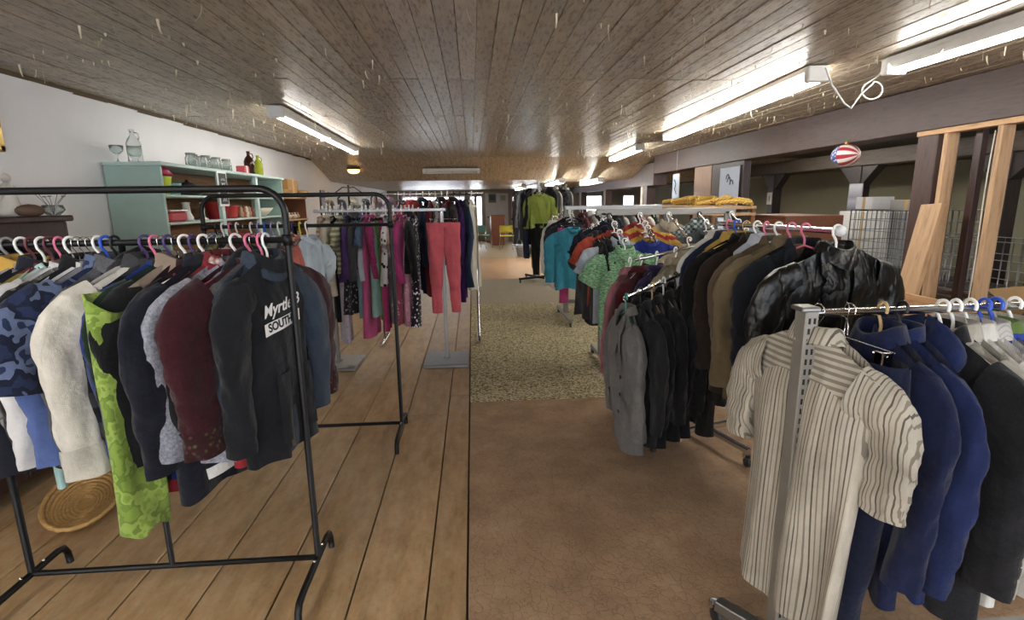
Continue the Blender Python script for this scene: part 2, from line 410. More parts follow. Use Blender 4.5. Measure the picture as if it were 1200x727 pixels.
lb = MB().bbox(-.02, .02, -.095, .095, 0, 1.0, .003).build('leaning_board', pine, None, (3.38, 3.90, .47), smooth=False)
lb.rotation_euler = (math.radians(-4), math.radians(13), 0)
tag(lb, 'short pine board leaning against the purple-brown timber post', 'board')
# room behind the beam
olive = plaster('olive_plaster', '8a846c')
struct(MB().box(7.2, 7.35, -4, YF, 0, CZ).build('wall_far_right', olive, smooth=False))
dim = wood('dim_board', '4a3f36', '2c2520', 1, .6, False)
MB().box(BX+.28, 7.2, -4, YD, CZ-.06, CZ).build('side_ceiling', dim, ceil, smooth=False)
wsb = struct(empty('trim_2'))
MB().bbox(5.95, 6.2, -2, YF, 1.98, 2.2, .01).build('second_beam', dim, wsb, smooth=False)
MB().bbox(7.10, 7.2, -2, YF, 2.02, 2.12, .01).build('wall_ledge', wood('ledge', '6d5c48', '4d4032', 1, .6, False), wsb, smooth=False)
dk = wood('dark_post_wood', '2b211f', '160f0e', 2, .5, False)
for y in (3.4, 5.75, 8.07, 10.46, 12.9):
    p = MB().bbox(5.98, 6.16, y-.09, y+.09, 0, 1.98, .006).build('bracket_post', dk, wsb, smooth=False)
    for s in (-1, 1):
        MB().add([(6.0, y+s*.09, 1.98), (6.0, y+s*.42, 1.98), (6.0, y+s*.09, 1.68), (6.14, y+s*.09, 1.98), (6.14, y+s*.42, 1.98), (6.14, y+s*.09, 1.68)],
                 [(0, 1, 2), (3, 5, 4), (0, 3, 4, 1), (1, 4, 5, 2), (0, 2, 5, 3)]).build('bracket', dk, p, smooth=False)
# far wall with windows
fwm = plaster('far_wall_plaster', '9a8f86')
wins = [(-2.7, -.25, .75, 1.78), (-.1, .42, .55, 1.78), (1.55, 1.85, .7, 1.75), (2.0, 2.6, .7, 1.75), (4.45, 5.2, .9, 1.75), (6.0, 6.5, .9, 1.75)]
bw = MB(); xs = -3.5
for (a, b, c, d) in wins:
    bw.box(xs, a, YF, YF+.15, 0, CZ2+.1); bw.box(a, b, YF, YF+.15, 0, c); bw.box(a, b, YF, YF+.15, d, CZ2+.1); xs = b
bw.box(xs, 7.4, YF, YF+.15, 0, CZ2+.1)
struct(bw.build('wall_far', fwm, smooth=False))
wf = plain('window_frame_paint', 'd5d0c8', .5)
curt = glassy('sheer_curtain', 'f2eef4', .9, .55); pinkc = glassy('pink_curtain', 'e6b6c8', .9, .4)
for i, (a, b, c, d) in enumerate(wins):
    e = struct(empty('window_%d' % (i+1), ((a+b)/2, YF, c)))
    m = MB()
    for q in ((a, a+.05, c, d), (b-.05, b, c, d), (a, b, c, c+.05), (a, b, d-.05, d)): m.box(q[0]-(a+b)/2, q[1]-(a+b)/2, -.01, .06, q[2]-c, q[3]-c)
    m.build('window_frame', wf, e, smooth=False)
    n = max(1, round((b-a)/.6))
    for k in range(1, n): MB().box(a+(b-a)*k/n-(a+b)/2-.02, a+(b-a)*k/n-(a+b)/2+.02, 0, .05, 0, d-c).build('mullion', wf, e, smooth=False)
    for k in range(n):
        xa, xb = a+(b-a)*k/n-(a+b)/2+.03, a+(b-a)*(k+1)/n-(a+b)/2-.03
        MB().box(xa, xb, .03, .036, .04, d-c-.04).build('pane', glassy('window_glass', 'ffffff', .02, 1.), e, smooth=False)
    if i in (0, 2):
        for k in range(2):
            w_ = (b-a)*.22; cx = (a+w_/2 if k == 0 else b-w_/2)-(a+b)/2
            A = [[(cx-w_/2+w_*s, -.06+.018*math.sin(s*30), z) for s in np.linspace(0, 1, 40)] for z in (.0, d-c)]
            MB().rings(A, False).build('curtain', pinkc if i == 2 else curt, e)
dr = struct(MB().bbox(.52, 1.42, YF-.05, YF, 0, 1.86, .01).build('door_1', plain('white_door', 'cfcdd0', .5), smooth=False))
MB().ball((.62, YF-.09, .95), .035).build('door_handle', steel, dr)

# ------------------------------------------------------------------ lights
tube_m = glow('lit_fluorescent_tube', (1., .97, .90), TUBE)
hous = plain('fixture_white_enamel', (.74, .73, .70), .45)
def fluor(p0, p1, z, ntube, label, lit=True, seg=2, drop=.0):
    p0 = np.array(p0); p1 = np.array(p1); d = p1-p0; L = np.linalg.norm(d); rz = math.atan2(d[1], d[0])-PI/2; c = (p0+p1)/2
    e = empty('fluorescent_light', (c[0], c[1], z), rz); tag(e, label, 'ceiling light')
    m = MB(); m.add([(-.03, -L/2, .02), (.03, -L/2, .02), (.065, -L/2, .055), (.065, -L/2, .085), (-.065, -L/2, .085), (-.065, -L/2, .055),
                     (-.03, L/2, .02), (.03, L/2, .02), (.065, L/2, .055), (.065, L/2, .085), (-.065, L/2, .085), (-.065, L/2, .055)],
                    [(0, 1, 7, 6), (1, 2, 8, 7), (2, 3, 9, 8), (3, 4, 10, 9), (4, 5, 11, 10), (5, 0, 6, 11), (0, 5, 4, 3, 2, 1), (6, 7, 8, 9, 10, 11)])
    m.build('housing', hous, e, smooth=False)
    for s in (-1, 1): MB().bbox(-.07, .07, s*L/2-.03, s*L/2+.03, -.015, .085, .008).build('end_cap', hous, e, smooth=False)
    xs = (0,) if ntube == 1 else (-.045, .045)
    for k in range(seg):
        a = -L/2+L*k/seg+.04; b = -L/2+L*(k+1)/seg-.04
        for q in xs: MB().tube([(q, a, 0), (q, b, 0)], .0135, 10).build('tube', tube_m if lit else white_plastic, e)
    for k in range(1, seg): MB().bbox(-.06, .06, -L/2+L*k/seg-.02, -L/2+L*k/seg+.02, -.014, .03, .004).build('lamp_holder', hous, e, smooth=False)
    return e
fluor((2.31, 3.60), (2.56, 7.0), 2.275, 2, 'long twin-tube fluorescent light above the jacket racks')
fluor((2.69, 3.40), (2.72, .2), 2.275, 1, 'lit fluorescent strip beside the hanging white cord loop')
fluor((2.60, 8.3), (2.75, 10.5), 2.275, 2, 'fluorescent light between the long twin fixture and the ceiling drop')
fluor((1.95, 11.6), (1.98, 14.0), 1.91, 2, 'fluorescent light over the lime sweater rack')
fluor((2.75, 11.4), (2.8, 13.6), 1.91, 2, 'fluorescent light close under the low ceiling near the beam')
fluor((1.5, 15.5), (1.5, 17.9), 1.91, 2, 'fluorescent light over the far counter')
fluor((-1.70, 5.05), (-1.80, 8.7), 2.275, 1, 'fluorescent light above the mint green shelf unit')
fluor((-1.7, -2.6), (-1.7, 1.0), 2.275, 2, 'added unseen fluorescent light lighting the black garment racks')  # unseen lamp added behind the camera to light the foreground
fluor((.6, -3.2), (.6, -.8), 2.275, 2, 'added unseen fluorescent light over the middle of the brown carpet')  # second lamp added out of view behind the camera, for foreground light
fluor((-.96, 11.32), (.15, 11.34), 2.115, 1, 'unlit white fluorescent strip on the low ceiling', False, 1)
fluor((5.0, 12.5), (5.0, 15.2), 2.2, 2, 'added fluorescent light brightening the side room beyond the beam')  # lamp added to brighten the far part of the side room
fluor((5.0, 3.4), (5.0, 5.6), 2.2, 2, 'added fluorescent light brightening the side room behind the pine studs')  # out-of-view lamp added so the near side room is less dark
dl = empty('dome_light', (-2.38, 11.32, 2.222)); tag(dl, 'small glowing amber dome light on the low ceiling', 'ceiling light')
MB().lathe([(.0, 0), (.13, 0), (.135, -.025), (.12, -.03)], 20).build('base', brown_wood, dl)
MB().lathe([(.12, -.03), (.11, -.07), (.07, -.10), (.0, -.11)], 20).build('shade', glow('amber_glass', (1., .55, .18), 2.5), dl)

fluor((5.0, 7.0), (5.0, 9.4), 2.2, 2, 'added fluorescent light brightening the side room above the wire cages')  # extra lamp added to lift the olive wall and cages
# ------------------------------------------------------------------ garments
class Garment:
    """A garment hung on a hanger: local X = shoulder line, local -Y = its front, origin at the rail."""
    def __init__(s, seed, W=.215, L=.70, T=.045, slope=.075, neck=.075, flare=.0, taper=.10, fold=.012, z0=-.068, scoop=.05, nk=7):
        s.r = random.Random(seed); s.W, s.L, s.T, s.slope, s.neck, s.flare, s.taper, s.fa, s.z0, s.scoop = W, L, T, slope, neck, flare, taper, fold, z0, scoop
        s.k = [(s.r.uniform(12, 42), s.r.uniform(0, 6.3), s.r.uniform(-5, 5), s.r.uniform(.4, 1)) for _ in range(nk)]
        s.sw = s.r.uniform(-.02, .02)
    def fold(s, x, v):
        f = 0
        for k, p, c, a in s.k: f = f+a*np.sin(k*x+p+c*v)
        return s.fa*(f/1.8+.5*np.abs(np.sin(s.k[0][0]*.5*x+s.k[0][1]+3*v)))*sm(.0, .4, v)*(.55+.7*v)+s.sw*v
    def wid(s, v): return s.W*(1-s.taper*sm(.0, .3, v)+s.flare*v)
    def thick(s, v): return s.T*(.38+.62*sm(0, .22, v))*(1-.15*v)
    def front(s, x, z):                   # a point on the front
        v = np.clip((s.z0-z)/s.L, 0, 1); return (x, -(s.thick(v)+.004)+s.fold(x, v), z)
    def torso(s, nv=22, nt=44, v0=0., v1=1., grow=0.):
        th = np.linspace(0, 2*PI, nt, endpoint=False); cu, su = np.cos(th), np.sin(th)
        u = np.sign(cu)*np.abs(cu)**.75; sy = np.sign(su)*np.abs(su)**.6; A = []
        ph = s.r.uniform(0, 6)
        for q in np.linspace(0, 1, nv)**1.25:
            v = v0+(v1-v0)*q
            ax = np.abs(u)*s.W
            zt = s.z0-s.slope*np.clip((ax-s.neck)/(s.W-s.neck), 0, 1)**1.15
            inn = np.clip(1-(ax/s.neck)**2, 0, 1)
            zt = zt-np.where(su < 0, s.scoop, .012)*inn
            zh = s.z0-s.L+.012*np.sin(u*5+ph)
            x = u*s.wid(v)
            tk = s.thick(v)*np.ones(nt)
            if v < .12: tk = np.maximum(tk, .05*np.sqrt(inn)*(1-v/.12))
            y = sy*(tk+grow)+s.fold(x, v)
            A.append(np.stack([x*(1+grow*3), y, zt+(zh-zt)*v], 1))
        return np.array(A)
    def sleeve(s, side, L=.56, r0=.078, r1=.05, out=.0, fwd=0., n=24, nt=22, v0=0., v1=1., grow=0., lift=0.):
        zs = s.z0-s.slope; W = s.W
        path = [(W-.075, zs-.05), (W-.02, zs-.062), (W+.018, zs-.10), (W+.034, zs-.17)]
        if L < .34: path = [(W-.075, zs-.05), (W-.015, zs-.062), (W+.026, zs-.10), (W+.045, zs-.16)]
        e = path[-1]; rest = max(.05, L-.17)
        for q in np.linspace(.15, 1, 8): path.append((e[0]+out*q, e[1]-rest*q))
        P = np.array(path); d = np.r_[0, np.cumsum(np.linalg.norm(np.diff(P, axis=0), axis=1))]; d /= d[-1]
        rr = random.Random(s.r.random()+side); f1, f2, p1, p2 = rr.uniform(14, 26), rr.uniform(4, 9), rr.uniform(0, 6), rr.uniform(0, 6); bend = rr.uniform(-.02, .02)
        A = []; th = np.linspace(0, 2*PI, nt, endpoint=False)
        for q in np.linspace(v0, v1, n):
            c = np.array([np.interp(q, d, P[:, 0]), np.interp(q, d, P[:, 1])])
            q2 = min(1, q+.03); q1 = max(0, q-.03)
            tg = np.array([np.interp(q2, d, P[:, 0])-np.interp(q1, d, P[:, 0]), np.interp(q2, d, P[:, 1])-np.interp(q1, d, P[:, 1])]); tg /= np.linalg.norm(tg)
            nx, nz = -tg[1], tg[0]
            rp = r0+(r1-r0)*q+grow; ry = min(s.T*.5+.014, rp)*(1-.1*q)+.008*math.sin(q*f2+p2)+grow
            mod = 1+(.17*np.abs(np.sin(q*f1*.7+p1+2.2*np.sin(th)))-.07)*sm(.08, .3, q)+.08*np.sin(3*th+q*f2+p2)+.04*np.sin(5*th-q*f1)
            x = c[0]+nx*rp*np.cos(th)*mod; z = c[1]+nz*rp*np.cos(th)*mod
            y = ry*np.sin(th)*mod+fwd*q*q+bend*math.sin(q*3.1)+s.sw*q*.6
            A.append(np.stack([side*x, y, z], 1))
        return np.array(A)
def collar_mesh(g, h=.035, leaf=True, dz=0.):
    th = np.linspace(0, 2*PI, 28, endpoint=False); f = np.clip(-np.sin(th), 0, 1)**1.5
    def ring(rx, ry, z, k): return np.stack([rx*np.cos(th), ry*np.sin(th)-.004, g.z0+z+dz-k*f], 1)
    n = g.neck
    R_ = [ring(n*.92, .048, -.012, g.scoop*.8), ring(n*.85, .045, h, g.scoop*.7)]
    if leaf: R_ += [ring(n*.98, .055, h*.95, g.scoop*.75), ring(n*1.22, .07, -.012, g.scoop*1.5)]
    else: R_ += [ring(n*.95, .052, h, g.scoop*.7), ring(n*1.04, .056, -.012, g.scoop*.85)]
    return MB().rings(np.array(R_))
def strip_mesh(g, x0, x1, z0, z1, n=14, off=.004, m=3):
    A = []
    for z in np.linspace(z0, z1, n):
        row = []
        for x in np.linspace(x0, x1, m):
            p = g.front(x, z); row.append((p[0], p[1]-off, p[2]))
        A.append(row)
    return MB().rings(A, False)
def lapel_mesh(g, s, depth=.36, wide=.075):
    A = []
    for q in np.linspace(0, 1, 14):
        z = g.z0-.0-depth*q; xi = s*(.052*(1-q)+.004); xo = s*(.052*(1-q)+.006+wide*math.sin(PI*min(1, .18+q*.82))**.7)
        if q > .28 and q < .36: xo = s*(abs(xo)-.02)
        a = g.front(xi, z-.0); b = g.front(xo, z-.012)
        A.append([(a[0], a[1]-.004, a[2]), ((a[0]+b[0])/2, (a[1]+b[1])/2-.012, (a[2]+b[2])/2), (b[0], b[1]-.007, b[2])])
    return MB().rings(A, False)
_uid = [0]
KN = dict(tee='t_shirt', shirt='shirt', sweater='sweater', hoodie='hoodie', blazer='blazer', jacket='jacket', coat='coat', dress='dress', skirt='skirt', trousers='trousers', tank='sleeveless_top', polo='polo_shirt', cardigan='cardigan', leggings='leggings', vest='vest')
CATN = dict(tee='t-shirt', polo='shirt', tank='top', leggings='trousers')
def garment(kind, mat, label, M, group=None, sc=1., W=None, L=None, sl=None, trim=None, cuff=None, hem=None, yoke=None, sleeve_mat=None, T=None, flare=None, fold=.017, seed=None, lapel_mat=None, buttons=None, collar=None, open_front=None, lapels=False, detail=True):
    _uid[0] += 1; seed = seed or _uid[0]
    D = dict(tee=(.225, .62, .035, .20), polo=(.235, .66, .036, .21), shirt=(.225, .70, .036, .58), sweater=(.225, .60, .046, .56), hoodie=(.24, .62, .055, .58), blazer=(.215, .72, .055, .58),
             jacket=(.23, .66, .058, .58), coat=(.225, .88, .060, .60), dress=(.17, .85, .045, 0), skirt=(.15, .5, .05, 0), tank=(.17, .55, .035, 0), cardigan=(.22, .64, .045, .55), vest=(.2, .58, .05, 0))
    if kind in ('trousers', 'leggings'):
        root = pants(mat, sc*(W or .19), sc*(L or .92), seed, .06 if kind == 'trousers' else .045, KN[kind], trim)
    else:
        w_, l_, t_, s_ = D[kind]
        W = sc*(W or w_); L = sc*(L or l_); T = (T or t_)*(.75+.25*sc); s_ = sc*(s_ if sl is None else sl)
        fl = flare if flare is not None else dict(dress=.45, skirt=.5, coat=.08).get(kind, 0.)
        g = Garment(seed, W, L, T, slope=.075*W/.22 if kind != 'skirt' else .004, neck=(.075 if kind != 'skirt' else W*.9)*min(1, .35+.65*sc), flare=fl, taper=.05 if kind in ('dress', 'skirt') else .10, fold=fold,
                    scoop=dict(blazer=.16, cardigan=.16, vest=.18, tank=.08, dress=.07, skirt=.0).get(kind, .045)*sc, z0=-.068 if kind != 'skirt' else -.115)
        b = MB().rings(g.torso()); root = b.build(KN[kind], mat)
        if s_:
            long = s_ > .3*sc
            for sd in (-1, 1):
                r0 = (.082 if long else .09)*(.4+.6*sc)*W/.225/(.4+.6*sc)*1.0; r1 = (.052 if long else .085)*W/.225
                out = g.r.uniform(-.03, .015) if long else .03
                A = g.sleeve(sd, s_, r0, r1, out, g.r.uniform(-.05, .04) if long else 0, lift=.02)
                so = MB().rings(A).build('sleeve', sleeve_mat or mat, root)
                if cuff is not None and long:
                    C = A[-5:]*1.; ctr = C.mean(axis=1, keepdims=True); C = ctr+(C-ctr)*1.08; MB().rings(C).build('cuff', cuff, so)
        if hem is not None:
            H = g.torso(); k = 3 if not isinstance(hem, tuple) else hem[1]; h2 = H[-k:]*1.; c = h2.mean(axis=1, keepdims=True)
            h2 = np.concatenate([c[..., :2]+(h2[..., :2]-c[..., :2])*1.03, h2[..., 2:]], 2)
            MB().rings(h2).build('hem', hem[0] if isinstance(hem, tuple) else hem, root)
        if yoke is not None: MB().rings(g.torso(8, 44, 0., .13, .003)).build('yoke', yoke, root)
        if detail:
            tm = trim or mat
            if kind in ('shirt', 'polo'):
                collar_mesh(g).build('collar', tm, root)
                zb = g.z0-g.scoop-.01
                strip_mesh(g, -.016, .016, zb, zb-(L*.92 if kind == 'shirt' else .14)).build('placket', tm, root)
                bmat = buttons or white_plastic
                for q in range(6 if kind == 'shirt' else 2):
                    p = g.front(0, zb-.03-q*.095*sc if kind == 'shirt' else zb-.03-q*.05); MB().ball((p[0], p[1]-.006, p[2]), .005, 8, 5).build('button', bmat, root)
            elif kind in ('tee', 'sweater'):
                collar_mesh(g, .012, False).build('neckband', tm, root)
            elif kind == 'hoodie':
                A = []
                for q in np.linspace(0, 1, 10):
                    a = PI*q; rr = math.sin(a)**.6*.135*sc+.004
                    A.append([(rr*math.cos(t_), .055+.055*math.sin(t_)*math.sin(a)+.02, g.z0+.035-.20*sc*q+.02*math.cos(2*t_)) for t_ in np.linspace(0, 2*PI, 22, endpoint=False)])
                MB().rings(A).build('hood', tm, root)
                collar_mesh(g, .03, False).build('hood_rim', tm, root)
                p = [g.front(x_, z_) for x_, z_ in ((-.11, -.42*L/.62-.1), (.11, -.42*L/.62-.1))]
                za, zb = g.z0-L*.55, g.z0-L*.9
                strip_mesh(g, -.11, .11, za, zb, 10, .008, 12).build('pouch_pocket', mat, root)
            elif kind in ('blazer', 'coat', 'jacket', 'cardigan', 'vest'):
                lm = lapel_mat or trim or mat
                if kind in ('blazer', 'coat') or lapels:
                    for sd in (-1, 1): lapel_mesh(g, sd, .34*sc, .07*sc).build('lapel', lm, root)
                    collar_mesh(g, .03, True).build('collar', lm, root)
                    for q in range(0 if lapels else 3 if kind == 'blazer' else 4):
                        p = g.front(.02, g.z0-.37*sc-q*.10*sc); MB().lathe([(0, 0), (.010, 0), (.010, .004), (0, .005)], 10).build('button', buttons or rubber, root, (p[0], p[1]-.004, p[2])).rotation_euler = (PI/2, 0, 0)
                    for sd in (-1, 1): strip_mesh(g, sd*.06, sd*.15, g.z0-.47*sc, g.z0-.51*sc, 3, .006, 6).build('pocket_flap', mat, root)
                else:
                    collar_mesh(g, .035 if kind == 'jacket' else .012, kind == 'jacket').build('collar', tm, root)
                    strip_mesh(g, -.008, .008, g.z0-g.scoop, g.z0-L*.97, 18, .003).build('front_zip' if kind == 'jacket' else 'front_band', trim or (steel if kind == 'jacket' else mat), root)
            elif kind in ('dress', 'tank'):
                for sd in (-1, 1):
                    MB().tube([(sd*.045*sc/.8, -.03, g.z0-.05*sc), (sd*.06*sc/.8, -.01, g.z0+.004), (sd*.06*sc/.8, .02, g.z0-.01)], .008, 6).build('strap', tm, root)
                if kind == 'dress':
                    z = g.z0-.36*sc; v = (g.z0-z)/L; th = np.linspace(0, 2*PI, 36, endpoint=False)
                    H = g.torso(22, 44, v-.02, v+.02, .004); MB().rings(H[::5]).build('waistband', tm, root)
            elif kind == 'skirt':
                H = g.torso(6, 44, .0, .08, .003); MB().rings(H).build('waistband', tm, root)
    root.matrix_world = M
    c = CATN.get(kind, kind); tag(root, label, c, group)
    return root
def pants(mat, W, L, seed, dep, name, trim=None):
    r = random.Random(seed); m = MB(); z0 = -.115
    for sd in (-1, 1):
        A = []; p1, p2 = r.uniform(0, 6), r.uniform(0, 6); ex = r.uniform(.0, .02)
        for q in np.linspace(0, 1, 22):
            th = np.linspace(0, 2*PI, 22, endpoint=False)
            cx = W*(.5+.02*q)+ex*q; rx = W*.54*(1-.42*sm(.1, 1, q)); ry = dep*(1-.4*q)*(.75+.25*sm(0, .15, q))
            mod = 1+.05*np.sin(3*th+p1+q*4)+.05*np.sin(q*22+p2+np.sin(th)*2)
            x = cx+rx*np.cos(th)*mod
            if q < .33: x = np.maximum(x, -.004)
            A.append(np.stack([sd*x, ry*np.sign(np.sin(th))*np.abs(np.sin(th))**.7*mod+.01*np.sin(q*5+p1), np.full(22, z0-L*q)], 1))
        m.rings(A)
    root = m.build(name, mat)
    th = np.linspace(0, 2*PI, 32, endpoint=False)
    B = [np.stack([W*1.05*np.cos(th), (dep*.78+.003)*np.sign(np.sin(th))*np.abs(np.sin(th))**.6, np.full(32, z0+dz)], 1) for dz in (.006, -.035)]
    MB().rings(B).build('waistband', trim or mat, root)
    for sd in (-1, 1): MB().tube([(sd*W*.9, -dep*.7, z0-.04), (sd*W*.62, -dep*.92-.002, z0-.09), (sd*W*.5, -dep*.95-.002, z0-.13)], .004, 5).build('pocket_seam', trim or mat, root)
    return root

# ------------------------------------------------------------------ hangers (one mesh data per kind and colour)
_hm = {}
def hanger_mesh(kind, mat):
    k = (kind, mat.name)
    if k in _hm: return _hm[k]
    rt = dict(plastic=.0048, wire=.0016, clip=.0018, wood=.0018, kids=.0042)[kind]
    hw = dict(plastic=.2, wire=.2, clip=.15, wood=.205, kids=.14)[kind]
    hook = arc(0, .004, .0195, -.5, PI, 12)+[(-.017, 0, -.014), (-.006, 0, -.03), (0, 0, -.045), (0, 0, -.07)]
    m = MB(); parts = [('hook', hook)]
    m.tube(hook, rt, 7)
    if kind in ('plastic', 'kids'):
        tri = [(0, 0, -.07), (hw*.25, 0, -.088), (hw*.9, 0, -.135), (hw, 0, -.148), (hw*.96, 0, -.162), (0, 0, -.165), (-hw*.96, 0, -.162), (-hw, 0, -.148), (-hw*.9, 0, -.135), (-hw*.25, 0, -.088)]
        m.tube(tri, rt, 7, True)
    elif kind == 'wire':
        m.tube([(0, 0, -.07), (hw*.5, 0, -.11), (hw, 0, -.155), (hw*.97, 0, -.168), (0, 0, -.17), (-hw*.97, 0, -.168), (-hw, 0, -.155), (-hw*.5, 0, -.11)], rt, 6, True)
    elif kind == 'clip':
        m.tube([(-hw, 0, -.078), (hw, 0, -.078)], .0025, 6)
        for sd in (-1, 1):
            m.bbox(sd*hw*.8-.014, sd*hw*.8+.014, -.016, .016, -.125, -.082, .003); m.tube([(sd*hw*.8-.02, -.01, -.09), (sd*hw*.8+.02, -.01, -.09)], .004, 6)
    elif kind == 'wood':
        A = []
        for q in np.linspace(-1, 1, 17):
            z = -.075-.075*abs(q)**1.4; h_ = .016-.004*abs(q)
            A.append([(q*hw, .009*math.cos(t_)*(1+.5*abs(q)), z+h_*math.sin(t_)) for t_ in np.linspace(0, 2*PI, 10, endpoint=False)])
        m.rings(A, True, True, True)
    _hm[k] = m.mesh('hanger', mat); return _hm[k]
HC = dict(white='f0efec', pink='d8708f', purple='4b3a6e', lilac='9c8fc4', blue='2f57c8', black='17171a', yellow='d9cf4a', teal='3c8d7d', clear='cfd6d8', maroon='5b2a36', grey='8d8d90', hotpink='c93b8a', tan='b89a6a')
def hmat(c):
    if c == 'metal': return chrome
    if c == 'woodc': return wood_h
    return plain('hanger_'+c, HC[c], .35)
wood_h = wood('hanger_wood', 'd9b45e', 'b98d3c', 0, .4, False)
def hang(p, yaw, spec, place, group, tilt=0.):
    """spec: kind, material, words, options, hanger kind, hanger colour"""
    kind, mat, words, opt, hk, hc = spec
    M = Matrix.Translation(p) @ Matrix.Rotation(yaw, 4, 'Z') @ Matrix.Rotation(tilt, 4, 'Y')
    opt = dict(opt); off = opt.pop('off', None)
    label = words+' '+place
    g = garment(kind, mat, label, M if not off else M @ Matrix.Translation((off[0], 0, off[1])), group, **opt)
    h = link('hanger', hanger_mesh(hk, hmat(hc))); h.location = M.to_translation(); h.rotation_euler = M.to_euler()
    wd = opt.get('W') or dict(tee=.225, polo=.235, dress=.17, tank=.17, skirt=.15, trousers=.17, leggings=.13).get(kind, .22)
    wd *= opt.get('sc', 1.); h.scale = (1.1 if off else min(1.15, wd*.93/(.2 if hk != 'clip' else .16)), 1, 1)
    hn = {'plastic': hc+' plastic', 'wire': 'thin wire', 'clip': 'metal clip', 'wood': 'wooden', 'kids': 'small '+hc+' plastic'}[hk]
    w_ = words.split(' with ')[0].split(' and ')[0]
    hl = hn+' hanger holding the '+w_+' '+place
    if len(hl.split()) > 16: hl = hn+' hanger holding the '+words.split(' with ')[0]
    tag(h, hl, 'hanger', group+' hangers')
    return g
def on_rail(p0, p1, specs, place, group, jitter=.10, flip=False, seed=1, ts=None, yaw=0.):
    """hang garments along a straight or sloping rail from p0 to p1"""
    r = random.Random(seed); p0 = Vector(p0); p1 = Vector(p1); d = p1-p0; ang = math.atan2(d.y, d.x)-PI/2+(PI if flip else 0); out = []
    for i, sp in enumerate(specs):
        t_ = ts[i] if ts else (i+.5)/len(specs)
        out.append(hang(p0+d*t_, ang+r.uniform(-jitter, jitter)+yaw+(sp[3].get('yaw', 0)), (sp[0], sp[1], sp[2], {k: v for k, v in sp[3].items() if k != 'yaw'}, sp[4], sp[5]), place, group))
    return out

# ------------------------------------------------------------------ racks
def black_rack(x0, x1, y, label, zt=1.56, zr=1.378):
    e = empty('garment_rack', ((x0+x1)/2, y, 0)); tag(e, label, 'rack', 'black tube garment racks'); w_ = (x1-x0)/2; r = .0125; c = .09
    frame = [(-w_, 0, .085), (-w_, 0, zt-c)]+[(-w_+c-c*math.cos(a), 0, zt-c+c*math.sin(a)) for a in np.linspace(.2, PI/2, 7)]+[(w_-c+c*math.sin(a), 0, zt-c+c*math.cos(a)) for a in np.linspace(0, PI/2-.2, 7)]+[(w_, 0, zt-c), (w_, 0, .085)]
    MB().tube(frame, r, 10).build('top_frame', black_metal, e)
    MB().tube([(-w_, 0, zr), (w_, 0, zr)], .0115, 10).build('hanging_rail', black_metal, e)
    MB().tube([(-w_, 0, .085), (w_, 0, .085)], .0115, 10).build('bottom_rail', black_metal, e)
    MB().tube([(-.02, 0, .085), (-.02, 0, zr)], .0105, 10).build('middle_post', black_metal, e)
    for s in (-1, 1):
        f = MB().tube([(s*w_, -.275, .0), (s*w_, -.27, .05), (s*w_, -.25, .075), (s*w_, -.2, .083), (s*w_, .0, .085), (s*w_, .13, .088), (s*w_, .165, .08), (s*w_, .18, .05), (s*w_, .185, 0)], .0135, 10).build('foot', black_metal, e)
        for yy in (-.05, .06): MB().ball((s*w_, yy, .1), .007, 8, 5).build('bolt', chrome, f)
    for s in (-1, 1): MB().lathe([(0, -.02), (.017, -.02), (.017, .02), (0, .02)], 10).build('joint', black_metal, e, (s*w_, 0, zr))
    return e
def caster(parent, p):
    c = MB().tube([(p[0]-.011, p[1], .028), (p[0]+.011, p[1], .028)], .028, 14).build('caster', rubber, parent)
    MB().bbox(p[0]-.018, p[0]+.018, p[1]-.006, p[1]+.03, .045, .075, .004).build('caster_fork', chrome, c)

